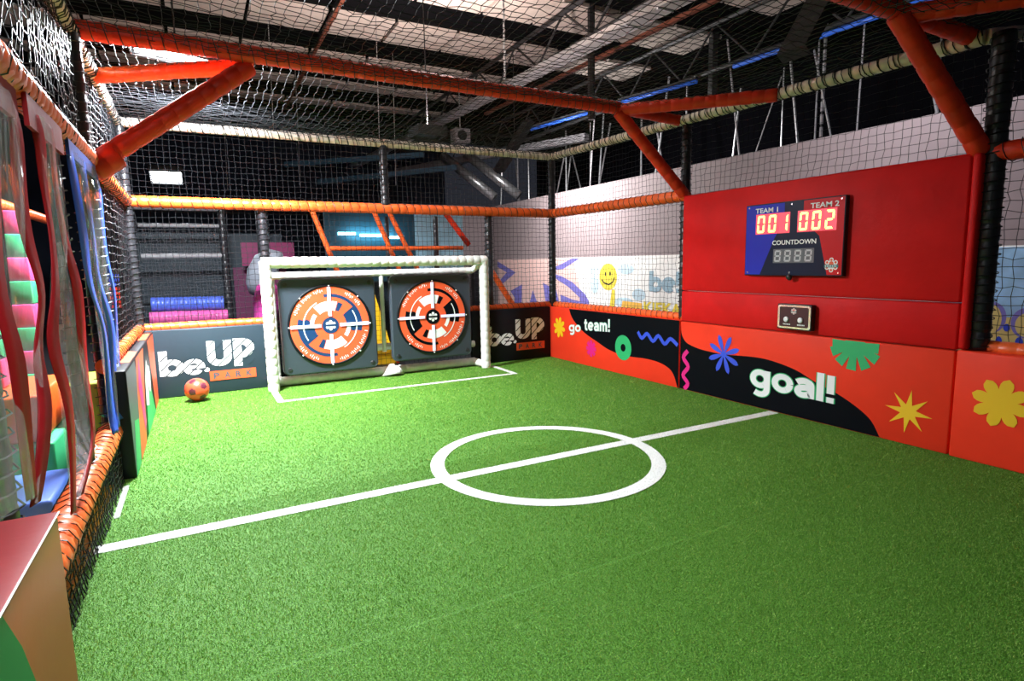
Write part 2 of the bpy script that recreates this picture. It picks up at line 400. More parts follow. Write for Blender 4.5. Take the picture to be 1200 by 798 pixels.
for q in (ngon(3.0, 1.2, .22, .1), ngon(2.0, 1.22, .25, .1), ngon(1.6, .72, .2, .12), ngon(2.05, .55, .3, .1), ngon(3.05, .9, .15, .2)): flat('cloud_print', [q], pm, 'mural_pale', mural, .0145)
word('letter_print', 'be!', 1.30, .45, .80, .27, pm, 'mural_denim', mural, .17, .018)
lettering('slogan_print', 'KIEKAR', 1.45, .38, .20, .60, pm, 'mural_yellow', mural, .03, .018)
flat('orange_strip_print', [[(2.1, .58), (1.5, .56), (1.5, .36), (2.15, .38)]], pm, 'mural_orange', mural, .016)
flat('sky_print', [[(-3.7, .6), (-7, .5), (-7, 1.44), (-3.7, 1.46)]], pm, 'mural_blue', mural, .016)
flat('hill_print', [[(-3.7, .2), (-7, .2), (-7, .62), (-5.2, .75), (-3.7, .68)]], pm, 'mural_cream', mural, .017)
flat('rounded_shape_print', [ngon(-4.22, .70, .13, .17), ngon(-4.52, .66, .13, .16)], pm, 'mural_purple', mural, .018)
flat('shape_fill_print', [ngon(-4.19, .68, .12, .17), ngon(-4.54, .64, .11, .13)], pm, 'mural_cream', mural, .020)
flat('shape_dot_print', [ngon(-4.30, .44, .03, .06), ngon(-4.48, .45, .035, .06), ngon(-4.36, .60, .03, .04)], pm, 'print_blue', mural, .021)

# ------------------------------------------------------------------ turf
turf = tag(MB().box((-5.19, -9, -.012), (-.05, .35, 0)).build('turf_mat', 'turf'), 'green artificial grass mat covering the whole pitch floor', 'turf')
YM, XC, CR = -3.903, -2.521, .775
LW = .048
def line_mask(x, y):
    r = np.hypot(x - XC, y - YM)
    m = np.zeros(x.shape, int)
    m[(np.abs(y - YM) < LW) & (x < -.1) & (x > -5.18)] = 1
    m[np.abs(r - CR) < LW] = 2
    px0, px1, py0 = -3.95, -1.17, -.95
    m[(np.abs(y - py0) < .032) & (x > px0 - .03) & (x < px1 + .03)] = 3
    m[((np.abs(x - px0) < .032) | (np.abs(x - px1) < .032)) & (y > py0) & (y < -.3)] = 3
    m[(np.abs(x + 5.125) < .014) & (y < -2.95) & (y > -3.5)] = 4
    return m
def blades(x, y, hmin, hmax, wmin, wmax):
    n = len(x); a = rng.uniform(0, 2 * PI, n); wv = rng.uniform(wmin, wmax, n) * .5; h = rng.uniform(hmin, hmax, n)
    b = rng.uniform(0, 2 * PI, n); l = rng.uniform(.2, 1.1, n) * h
    V = np.empty((n, 3, 3))
    V[:, 0] = np.stack([x - np.cos(a) * wv, y - np.sin(a) * wv, np.full(n, -.001)], 1)
    V[:, 1] = np.stack([x + np.cos(a) * wv, y + np.sin(a) * wv, np.full(n, -.001)], 1)
    V[:, 2] = np.stack([x + np.cos(b) * l, y + np.sin(b) * l, h], 1)
    return V.reshape(-1, 3)
def tri_mesh(name, V, m, parent=None):
    me = bpy.data.meshes.new(name); n = len(V) // 3
    me.vertices.add(3 * n); me.vertices.foreach_set('co', V.ravel())
    me.loops.add(3 * n); me.loops.foreach_set('vertex_index', np.arange(3 * n, dtype=np.int32))
    me.polygons.add(n); me.polygons.foreach_set('loop_start', np.arange(0, 3 * n, 3, dtype=np.int32))
    me.update(calc_edges=True); me.validate(); me.materials.append(M[m])
    o = bpy.data.objects.new(name, me); COL.objects.link(o); o.parent = parent; return o
def sample(n, y0, y1, x0=-5.18, x1=-.08):
    return rng.uniform(x0, x1, n), rng.uniform(y0, y1, n)
xs = []; ys = []; sz = []
for (y0, y1, dens, s) in ((-6.9, -5.2, 60000, .78), (-5.2, -3.6, 34000, 1.0), (-3.6, -1.8, 13000, 1.5), (-1.8, .05, 8000, 1.9)):
    n = int(5.05 * (y1 - y0) * dens); a, b = sample(n, y0, y1); xs.append(a); ys.append(b); sz.append(np.full(n, s))
x = np.concatenate(xs); y = np.concatenate(ys); s = np.concatenate(sz)
keep = (line_mask(x, y) == 0) & ~((np.abs(y + 5.29) < .006) | (np.abs(y + 2.40) < .006))
# leave out what lies behind the camera's left edge of view
keep &= ~((y < -6.2) & (x > -1.0))
x, y, s = x[keep], y[keep], s[keep]
V = blades(x, y, .005, .011, .0020, .0038).reshape(-1, 3, 3)
c = V[:, :2].mean(1, keepdims=True); c[:, :, 2] = 0
V = c + (V - c) * np.stack([s, s, np.minimum(s, 1.15)], 1)[:, None, :]
pile = tri_mesh('grass_pile', V.reshape(-1, 3), 'blades', turf); pile['kind'] = 'stuff'
# white lines: tufted strips of white pile
def line_strip(name, label, polys, mid, area_xy, n):
    mb = MB()
    for p in polys: mb.add([(a, b, .003 + .0012 * (mid == 2)) for a, b in p], [tuple(range(len(p)))])
    o = mb.build(name, 'line_white'); tag(o, label, 'line marking')
    lx = rng.uniform(area_xy[0], area_xy[1], n); ly = rng.uniform(area_xy[2], area_xy[3], n)
    k = line_mask(lx, ly) == mid
    t = tri_mesh('white_pile', blades(lx[k], ly[k], .005, .011, .003, .006), 'line_white', o); t['kind'] = 'stuff'
line_strip('centre_line', 'long straight white halfway line crossing the green turf', [[(-5.18, YM - LW), (-.1, YM - LW), (-.1, YM + LW), (-5.18, YM + LW)]], 1, (-5.18, -.1, YM - LW, YM + LW), 14000)
cp = []
for k in range(72):
    a, b = 2 * PI * k / 72, 2 * PI * (k + 1) / 72; ri, ro = CR - LW, CR + LW
    cp.append([(XC + ri * math.cos(a), YM + ri * math.sin(a)), (XC + ro * math.cos(a), YM + ro * math.sin(a)), (XC + ro * math.cos(b), YM + ro * math.sin(b)), (XC + ri * math.cos(b), YM + ri * math.sin(b))])
line_strip('centre_circle', 'white centre circle marked on the green turf', [[(a, b + 0) for a, b in q] for q in cp], 2, (XC - .85, XC + .85, YM - .85, YM + .85), 70000)
line_strip('goal_area_line', 'white three-sided goal box line in front of the goal', [[(-3.98, -.982), (-1.14, -.982), (-1.14, -.918), (-3.98, -.918)], [(-3.982, -.918), (-3.918, -.918), (-3.918, -.3), (-3.982, -.3)], [(-1.202, -.918), (-1.138, -.918), (-1.138, -.3), (-1.202, -.3)]], 3, (-4, -1.1, -1, -.3), 50000)
line_strip('side_line', 'short piece of white side line beside the low left net', [[(-5.139, -3.5), (-5.111, -3.5), (-5.111, -2.95), (-5.139, -2.95)]], 4, (-5.16, -5.10, -3.5, -2.95), 6000)

# ------------------------------------------------------------------ cage frame
TOP, MID, LOW = 2.89, 2.10, .765
fr = thing('cage_frame', 'foam wrapped pipe cage around the pitch with orange, white and black bars', 'frame', (-2.6, 0, 0))
Z1 = lambda y: 2.89 + .021 * y      # top rail of the right side dips towards the camera
foam('top_rail', (-5.22, 0, 2.89), (0, 0, 2.885), .05, 'foam_cream', fr)
foam('top_rail', (0, 0, 2.885), (0, -5.28, 2.78), .05, 'foam_cream', fr)
foam('top_rail', (0, -5.28, 2.78), (.9, -6.0, 2.80), .05, 'foam_cream', fr)
foam('top_rail', (-5.22, 0, 2.89), (-5.18, -7.0, 2.89), .05, 'foam_cream', fr)
for a, b in (((-5.22, 0, 2.89), (0, 0, 2.885)), ((0, 0, 2.885), (0, -5.28, 2.78)), ((-5.22, 0, 2.89), (-5.18, -7.0, 2.89))):
    lace('net_lacing', a, b, .052, fr, .11, .005)
    lace('net_lacing', a, b, .052, fr, .07, .004)
foam('middle_rail', (-5.2, 0, 2.10), (0, 0, 2.09), .062, 'foam_orange', fr)
foam('middle_rail', (0, 0, 2.09), (0, -2.68, 2.06), .062, 'foam_orange', fr)
foam('middle_rail', (0, -5.35, 2.04), (0, -7.4, 2.03), .062, 'foam_red', fr)
foam('middle_rail', (-5.2, 0, 2.10), (-5.18, -2.5, 2.10), .055, 'foam_orange', fr)
foam('middle_rail', (-5.18, -2.62, 2.10), (-5.16, -6.4, 2.10), .066, 'foam_orange', fr, .075)
for a, b in (((-5.2, 0, 2.10), (0, 0, 2.09)), ((0, 0, 2.09), (0, -2.68, 2.06)), ((-5.2, 0, 2.10), (-5.16, -6.4, 2.10)), ((0, -5.35, 2.04), (0, -7.4, 2.03))):
    lace('net_lacing', a, b, .064, fr, .10, .0035)
foam('low_rail', (-5.18, .02, LOW), (-3.95, .02, LOW), .05, 'foam_orange', fr)
foam('low_rail', (-1.4, .02, LOW), (0.02, .02, LOW), .05, 'foam_orange', fr)
foam('low_rail', (.03, 0, LOW), (.03, -2.66, LOW), .05, 'foam_orange', fr)
foam('low_rail', (.03, -5.3, LOW), (.03, -7.4, LOW), .05, 'foam_orange', fr)
foam('low_rail', (-5.2, .02, LOW), (-5.2, -2.75, LOW), .05, 'foam_orange', fr)
foam('low_rail', (-5.2, -2.75, .33), (-5.17, -6.2, .33), .072, 'foam_orange', fr, .075)
for a, b in (((-1.4, .02, LOW), (0.02, .02, LOW)), ((.03, 0, LOW), (.03, -2.66, LOW)), ((-5.2, .02, LOW), (-5.2, -2.75, LOW)), ((-5.2, -2.75, .33), (-5.17, -6.2, .33)), ((-5.18, .02, LOW), (-3.95, .02, LOW))):
    lace('net_lacing', a, b, .055 if a[2] > .5 else .072, fr, .09, .003)
def post(x, y, z0, z1, r=.05):
    foam('post', (x, y, z0), (x, y, z1), r, 'foam_black', fr, .12)
    lace('net_lacing', (x, y, z0), (x, y, z1), r + .008, fr, .06, .004)
post(0, 0, .0, 2.86); post(-5.2, 0, 0, 2.86); post(-2.46, 0, 2.12, 2.86); post(-1.0, .06, .0, 2.06, .055); post(-3.9, .06, 0, 2.06, .05)
post(0.03, -2.62, .75, 2.83); post(.0, -5.38, .75, 2.78, .065); post(-5.2, -2.66, .3, 2.86, .06); post(-5.2, -3.66, .3, 2.06, .035); post(-5.24, -5.0, .3, 2.06, .06)
foam('cross_beam', (-5.18, -2.52, 2.93), (-.77, -2.50, 2.90), .062, 'foam_red', fr)
foam('cross_beam', (-.77, -2.50, 2.90), (0, -2.55, 2.84), .055, 'foam_red', fr)
foam('cross_beam', (-5.18, -5.1, 2.93), (-.65, -5.08, 2.90), .062, 'foam_red', fr)
foam('cross_beam', (-.65, -5.08, 2.90), (0, -5.2, 2.80), .055, 'foam_red', fr)
for a, b in (((-5.18, -2.52, 2.93), (-.77, -2.5, 2.9)), ((-5.18, -5.1, 2.93), (-.65, -5.08, 2.90))):
    lace('net_lacing', a, b, .066, fr, .08, .0035)
foam('diagonal_brace', (-4.15, -2.45, 2.86), (-5.1, -2.58, 2.12), .066, 'foam_red', fr, .11)
foam('diagonal_brace', (-.80, -2.52, 2.86), (-.03, -2.66, 2.07), .06, 'foam_red', fr)
foam('diagonal_brace', (-.66, -5.08, 2.88), (-.03, -5.32, 2.05), .067, 'foam_red', fr, .12)
foam('diagonal_brace', (-4.15, -2.45, 2.86), (-5.18, -1.66, 2.88), .058, 'foam_orange', fr, .11)
foam('diagonal_brace', (-.77, -2.52, 2.88), (-.02, -3.75, 2.80), .058, 'foam_red', fr, .1)
foam('diagonal_brace', (-.62, -5.06, 2.88), (0.0, -6.2, 2.80), .058, 'foam_red', fr, .1)
foam('joint_sleeve', (-5.02, -2.57, 2.15), (-5.16, -2.60, 2.04), .085, 'foam_red', fr, .09)
foam('joint_sleeve', (-5.1, -5.0, 2.99), (-5.0, -4.62, 2.82), .085, 'foam_red', fr, .09)

# ------------------------------------------------------------------ nets
C = .062
def sagf(a, b, k): return k * math.sin(PI * a) * math.sin(PI * b)
net('back_net', 'black knotted net closing the far end above the goal', lambda u, v: (-5.2 + 5.2 * u, .03 + .02 * math.sin(9 * u) * v, .0 + 2.88 * v), 84, 46, C, C, r=.0026, jit=.0035)
net('side_net', 'black knotted net on the right above the go team pad', lambda u, v: (.02 + .02 * math.sin(5 * u) * v, -2.64 * u, .78 + 2.08 * v), 42, 33, C, C, r=.002, jit=.004)
net('side_net', 'black net strip above the tall red padded wall', lambda u, v: (.02 + sagf(u, v, .04), -2.64 - 2.7 * u, 2.0 + .80 * v), 43, 13, C, C, r=.002, jit=.004)
net('side_net', 'black net at the right edge above the pad with the big yellow flower', lambda u, v: (.03 + .02 * math.sin(7 * u), -5.40 - 2.0 * u, .80 + 1.98 * v), 32, 32, C, C, r=.0024)
net('left_net', 'black net on the left side between the far corner and the blue curtain', lambda u, v: (-5.22 + sagf(u, v, .03), -2.66 * u, .78 + 2.1 * v), 43, 34, C, C, r=.003)
net('left_net', 'black net above the curtains on the left, up to the white top rail', lambda u, v: (-5.19 + sagf(u, v, .03), -2.66 - 4.0 * u, 2.12 + .76 * v), 64, 12, C, C, r=.003)
net('left_net', 'low black net under the orange bar beside the turf edge', lambda u, v: (-5.15 + sagf(u, v, -.02), -2.85 - 3.2 * u, .0 + .30 * v), 72, 7, .05, .05, r=.0032, jit=.004)
net('roof_net', 'sagging black net stretched over the top of the cage', lambda u, v: (-5.19 + 5.19 * u, -7.2 * v, 2.90 - .09 * math.sin(PI * u) * abs(math.sin(PI * v * 7.2 / 2.55)) + .02 * math.sin(7 * u + 5 * v) - .06 * u * v), 82, 112, C, C, r=.0024, jit=.006)

# ------------------------------------------------------------------ wall pads
R8 = on_right(-.09); B8 = on_back(-.08)
padL = thing('wall_pad', 'dark slate pad with slashed white logo left of the goal, behind the orange ball', 'wall pad', (-4.57, 0, 0), 'low wall pads around the pitch')
box('cushion', (-5.18, -.08, .0), (-3.93, -.01, .745), 'pad_navy', padL, .012)
def logo(parent, x0, x1, zb, zt, m):
    """be.UP over PARK, in a box x0..x1, zb..zt"""
    W_ = x1 - x0; H = zt - zb
    X = lambda t: x0 + t * W_; Z = lambda t: zb + t * H
    B = B8
    lw = []; lh = []
    # b
    lw.append([(X(0), Z(.17)), (X(.085), Z(.17)), (X(.085), Z(.80)), (X(0), Z(.80))]); lh.append(None)
    lw.append(ngon(X(.125), Z(.365), .125 * W_, .215 * H)); lh.append([ngon(X(.125), Z(.365), .045 * W_, .08 * H)])
    # e: ring with a mouth
    cx, cz = X(.345), Z(.345); R_, r_ = .115, .052
    out = [(cx + R_ * W_ * math.cos(a), cz + .205 / .115 * R_ * H * math.sin(a)) for a in np.linspace(0, 1.78 * PI, 26)]
    inn = [(cx + r_ * W_ * math.cos(a), cz + .205 / .115 * r_ * H * math.sin(a)) for a in np.linspace(1.78 * PI, 0, 26)]
    lw.append(out + inn); lh.append(None)
    lw.append([(cx - .08 * W_, Z(.30)), (cx + .113 * W_, Z(.30)), (cx + .113 * W_, Z(.385)), (cx - .08 * W_, Z(.385))]); lh.append(None)
    lw.append(ngon(X(.475), Z(.245), .03 * W_, .055 * H)); lh.append(None)
    # U
    u = [(X(.49), Z(.98)), (X(.49), Z(.55))] + [(X(.62) + .13 * W_ * math.cos(a), Z(.55) + .24 * H * math.sin(a)) for a in np.linspace(PI, 2 * PI, 12)] + [(X(.75), Z(.98)), (X(.665), Z(.98))]
    u += [(X(.62) + .045 * W_ * math.cos(a), Z(.55) + .08 * H * math.sin(a)) for a in np.linspace(0, -PI, 8)] + [(X(.575), Z(.98))]
    lw.append(u); lh.append(None)
    # P
    lw.append([(X(.77), Z(.27)), (X(.86), Z(.27)), (X(.86), Z(1)), (X(.77), Z(1))]); lh.append(None)
    cx, cz = X(.87), Z(.745)
    p = [(X(.84), Z(1))] + [(cx + .13 * W_ * math.cos(a), cz + .255 * H * math.sin(a)) for a in np.linspace(PI / 2, -PI / 2, 14)] + [(X(.84), Z(.49))]
    lw.append(p); lh.append([ngon(cx - .005 * W_, cz, .045 * W_, .085 * H)])
    o = flat('logo_print', lw, B, m, parent, .002, lh)
    sl = []
    for k in range(12):
        t = -.30 + k * .115; at = lambda z: t + (z - .15) * .42 / .87
        def seg(za, zb, xa, xb):
            # the part of the slash between two heights and two sides
            za = max(za, .15 + (xa - t) * .87 / .42); zb = min(zb, .15 + (xb - t) * .87 / .42)
            if zb - za > .05: sl.append([(X(at(za)), Z(za)), (X(at(za) + .018), Z(za)), (X(at(zb) + .018), Z(zb)), (X(at(zb)), Z(zb))])
        seg(.16, .79, 0, .08); seg(.16, .585, .08, .46); seg(.29, .99, .485, .985)
    flat('slash_print', sl, B, 'pad_navy' if parent is padL else 'pad_black', parent, .0027)
    flat('orange_box_print', [[(X(.50), Z(-.06)), (X(1.0), Z(-.06)), (X(1.0), Z(.19)), (X(.50), Z(.19))]], B, 'print_orange', parent, .005)
    for i, ch in enumerate('PARK'):
        lettering('letter_print', ch, X(.54 + i * .118), Z(-.015), X(.60 + i * .118), Z(.145), B, 'print_slate', parent, .03, .007)
logo(padL, -5.05, -4.10, .17, .60, 'print_white')
padR = thing('wall_pad', 'black pad with slashed white logo in the corner right of the goal', 'wall pad', (-.7, 0, 0), 'low wall pads around the pitch')
box('cushion', (-1.36, -.08, .0), (-.09, -.01, .745), 'pad_black', padR, .012)
logo(padR, -1.14, -.20, .17, .60, 'print_white')

p1 = thing('wall_pad', 'red and black pad lettered go team with a green ring and blue zigzag', 'wall pad', (-.04, -1.35, 0), 'low wall pads around the pitch')
box('cushion', (-.09, -2.69, .0), (-.005, -.02, .745), 'pad_orange', p1, .010)
b1 = smooth_line([(-.57, .742), (-.62, .65), (-.72, .56), (-.94, .44), (-1.22, .35), (-1.45, .28), (-1.7, .245), (-1.93, .245), (-2.16, .255), (-2.37, .245), (-2.54, .20), (-2.62, .13), (-2.675, .01)], 4)
flat('black_wave_print', [b1 + [(-2.687, .01), (-2.687, .742)]], R8, 'print_black', p1, .0015)
fl = [petal(-.32, .46, k * PI / 4 + .2, .155, .032, .0) for k in range(8)]
flat('daisy_print', [ngon(-.32, .46, .06)] + fl, R8, 'print_yellow', p1, .003)
for nm, hw, m_, h_ in (('letter_outline', .17, 'print_mint', .0026), ('letter_face', .125, 'print_white', .0045)):  # wider mint print outlines the white letters
    word(nm, 'go', -.57, -.86, .425, .095, R8, m_, p1, hw, h_, .02)
    word(nm, 'team!', -.93, -1.50, .475, .115, R8, m_, p1, hw, h_, .03)
flat('star_flower_print', [ngon(-1.09, .245, .055)] + [rect_arm(-1.09, .245, k * PI / 4, .11, .02, .026) for k in range(8)], R8, 'print_magenta', p1, .003)
flat('ring_print', [ngon(-1.75, .335, .155)], R8, 'print_green', p1, .003, [[ngon(-1.75, .335, .047)]])
flat('zigzag_print', band(smooth_line([(-2.02, .56), (-2.09, .49), (-2.18, .55), (-2.28, .475), (-2.37, .545), (-2.47, .465), (-2.56, .53), (-2.67, .47)], 4), .022), R8, 'print_blue', p1, .003)

p2 = thing('wall_pad', 'long red and black pad lettered goal with blue flower and green half flower', 'wall pad', (-.04, -4, 0), 'low wall pads around the pitch')
box('cushion', (-.09, -5.29, .0), (-.005, -2.705, .735), 'pad_orange', p2, .010)
b2 = smooth_line([(-2.712, .72), (-2.72, .62), (-2.75, .56), (-2.81, .51), (-2.95, .475), (-3.1, .46), (-3.31, .455), (-3.65, .475), (-3.86, .465), (-4.09, .42), (-4.28, .345), (-4.48, .28), (-4.65, .20), (-4.76, .12), (-4.83, .008)], 4)
flat('black_wave_print', [b2 + [(-2.708, .008)]], R8, 'print_black', p2, .0015)
flat('wavy_stripe_print', band(smooth_line([(-2.82, .43), (-2.76, .35), (-2.83, .26), (-2.76, .16), (-2.83, .08), (-2.78, .012)], 5), .024), R8, 'print_magenta', p2, .003)
flat('blue_flower_print', [ngon(-3.3, .455, .035)] + [petal(-3.3, .455, PI / 8 + k * PI / 4 + .05, .20, .026, .0) for k in range(8)], R8, 'print_blue', p2, .003)
for nm, hw, m_, h_ in (('letter_outline', .20, 'print_green', .0026), ('letter_face', .155, 'print_white', .0045)):  # wider green print outlines the white letters
    word(nm, 'goal!', -3.63, -4.47, .20, .165, R8, m_, p2, hw, h_, -.01)
hf = [ngon(-4.6, .70, .085, .085)]
for a in (-176, -150, -118, -84, -52, -22, -2): hf.append(rect_arm(-4.6, .70, math.radians(a + (0)), .205 if -160 < a < -20 else .185, .018, .040))
hf = [[(a, min(b, .728)) for a, b in q] for q in hf]
flat('half_flower_print', hf, R8, 'print_green', p2, .003)
st = []
for k in range(16):
    a = k * PI / 8 + .1; r = .165 if k % 2 == 0 else .055; st.append((-5.02 + r * math.cos(a), .25 + r * math.sin(a)))
flat('spiky_star_print', [st], R8, 'print_yellow', p2, .003)
p3 = thing('wall_pad', 'plain red pad with a big yellow flower at the right edge', 'wall pad', (-.04, -6.3, 0), 'low wall pads around the pitch')
box('cushion', (-.105, -7.6, .0), (-.005, -5.305, .745), 'pad_orange', p3, .012)
R9 = on_right(-.105)
flat('flower_print', [ngon(-5.575, .43, .055)] + [petal(-5.575, .43, k * PI / 4 + .25, .165, .038, .0) for k in range(8)], R9, 'print_yellow', p3, .003)
up = thing('upper_wall_pad', 'tall red vinyl pad behind the scoreboard on the right side', 'wall pad', (-.04, -4, 1.06))
box('cushion', (-.10, -5.30, 1.066), (-.005, -2.72, 2.045), 'pad_red', up, .016)
box('sleeve', (-.11, -5.36, .75), (.0, -5.305, 2.04), 'pad_red', up, .02)
mp_ = thing('middle_wall_pad', 'narrow red vinyl pad strip behind the two-button box', 'wall pad', (-.04, -4, .74))
box('cushion', (-.10, -5.30, .742), (-.005, -2.72, 1.060), 'pad_red', mp_, .014)

# left pads
pl1 = thing('wall_pad', 'left pad in far corner, printed in orange, green and white', 'wall pad', (-5.14, -1.4, 0), 'low wall pads around the pitch')
box('cushion', (-5.19, -2.80, .0), (-5.08, -.09, .735), 'pad_black', pl1, .010)
Lp = lambda a, b, n: (-5.08 + n, a, b)
flat('grey_print', [[(-2.79, .02), (-2.79, .72), (-2.2, .72), (-1.9, .3), (-2.3, .02)]], Lp, 'print_slate', pl1, .0015)
flat('orange_print', [[(-2.4, .005), (-1.9, .005), (-1.4, .72), (-2.1, .72)], [(-.6, .005), (-.15, .005), (-.1, .72), (-.9, .72)]], Lp, 'print_orange', pl1, .002)
flat('green_print', [[(-2.79, .005), (-2.45, .005), (-2.3, .3), (-2.6, .35)]], Lp, 'print_green', pl1, .003)
flat('green_print', [[(-1.7, .005), (-.7, .005), (-1.0, .3), (-1.5, .35)]], Lp, 'print_green', pl1, .003)
flat('pink_print', [[(-2.1, .5), (-1.9, .1), (-1.75, .15), (-1.9, .72)]], Lp, 'print_magenta', pl1, .0035)
flat('white_print', [[(-1.6, .25), (-1.35, .2), (-1.15, .5), (-1.25, .6), (-1.5, .45)], ngon(-1.1, .4, .12)], Lp, 'print_white', pl1, .004)
flat('top_stripe_print', [[(-5.17, -2.4), (-5.09, -2.4), (-5.09, -1.8), (-5.17, -1.7)], [(-5.17, -.9), (-5.09, -.9), (-5.09, -.3), (-5.17, -.3)]], lambda a, b, n: (a, b, .735 + n), 'print_orange', pl1, .0015)
pl2 = thing('wall_pad', 'rust coloured pad with green star print in the near left corner', 'wall pad', (-5.03, -6.4, 0), 'low wall pads around the pitch')
box('cushion', (-5.12, -7.25, .0), (-5.0, -5.42, .74), 'pad_brown', pl2, .010)
box('top_cover', (-5.125, -7.25, .735), (-4.998, -5.415, .746), 'pad_maroon', pl2, .004)
flat('piping', [[(-4.999, -7.25), (-4.994, -7.25), (-4.994, -5.42), (-4.999, -5.42)]], lambda a, b, n: (a, b, .747), 'print_white', pl2, 0)
Lq = lambda a, b, n: (-5.0 + n, a, b)
flat('green_star_print', [[(-5.80, .50), (-5.74, .42), (-5.72, .30), (-5.76, .15), (-6.6, .1), (-6.6, .74), (-5.95, .74), (-5.86, .62)]], Lq, 'print_green', pl2, .002)
flat('red_patch_print', [[(-5.42, .005), (-6.2, .005), (-6.2, .12), (-5.76, .2), (-5.66, .32), (-5.6, .18), (-5.42, .14)]], Lq, 'print_orange', pl2, .0015)

# ------------------------------------------------------------------ goal
g = thing('goal', 'white foam wrapped goal frame at the far end of the turf', 'goal', (-2.62, -.3, 0))
gr = .062
foam('post', (-3.95, -.38, 0), (-3.95, -.38, 1.46), gr, 'foam_white', g)
foam('post', (-1.29, -.36, 0), (-1.29, -.36, 1.46), gr, 'foam_white', g)
foam('crossbar', (-3.99, -.38, 1.44), (-1.25, -.36, 1.43), gr, 'foam_white', g)
foam('rear_top_bar', (-3.92, -.10, 1.29), (-1.34, -.10, 1.30), .042, 'foam_white', g)
foam('rear_bottom_bar', (-3.92, -.12, .06), (-1.34, -.12, .06), .055, 'foam_white', g)
foam('rear_middle_bar', (-2.80, -.06, .36), (-2.48, -.06, .36), .045, 'foam_white', g)
foam('rear_post', (-3.86, -.06, .06), (-3.86, -.06, 1.29), .03, 'foam_white', g)
foam('rear_post', (-2.59, -.10, .30), (-2.59, -.10, 1.29), .028, 'foam_white', g)
foam('rear_stub', (-1.46, -.08, .30), (-1.33, -.08, .30), .045, 'foam_white', g)
foam('base_bar', (-3.95, -.38, .05), (-3.90, -.10, .06), .05, 'foam_white', g)
foam('base_bar', (-1.29, -.36, .05), (-1.36, -.10, .06), .05, 'foam_white', g)
foam('top_bar', (-1.29, -.36, 1.42), (-1.34, -.10, 1.30), .04, 'foam_white', g)
foam('top_bar', (-3.95, -.38, 1.42), (-3.92, -.10, 1.29), .04, 'foam_white', g)
mb = MB(); mb.tube([(-2.52, -.17, .0), (-2.52, -.15, .06), (-2.52, -.13, .14)], [.15, .10, .03], 16); mb.build('bar_foot', 'foam_white', g, True)
tag(g.children[-1], 'flared white foam foot')

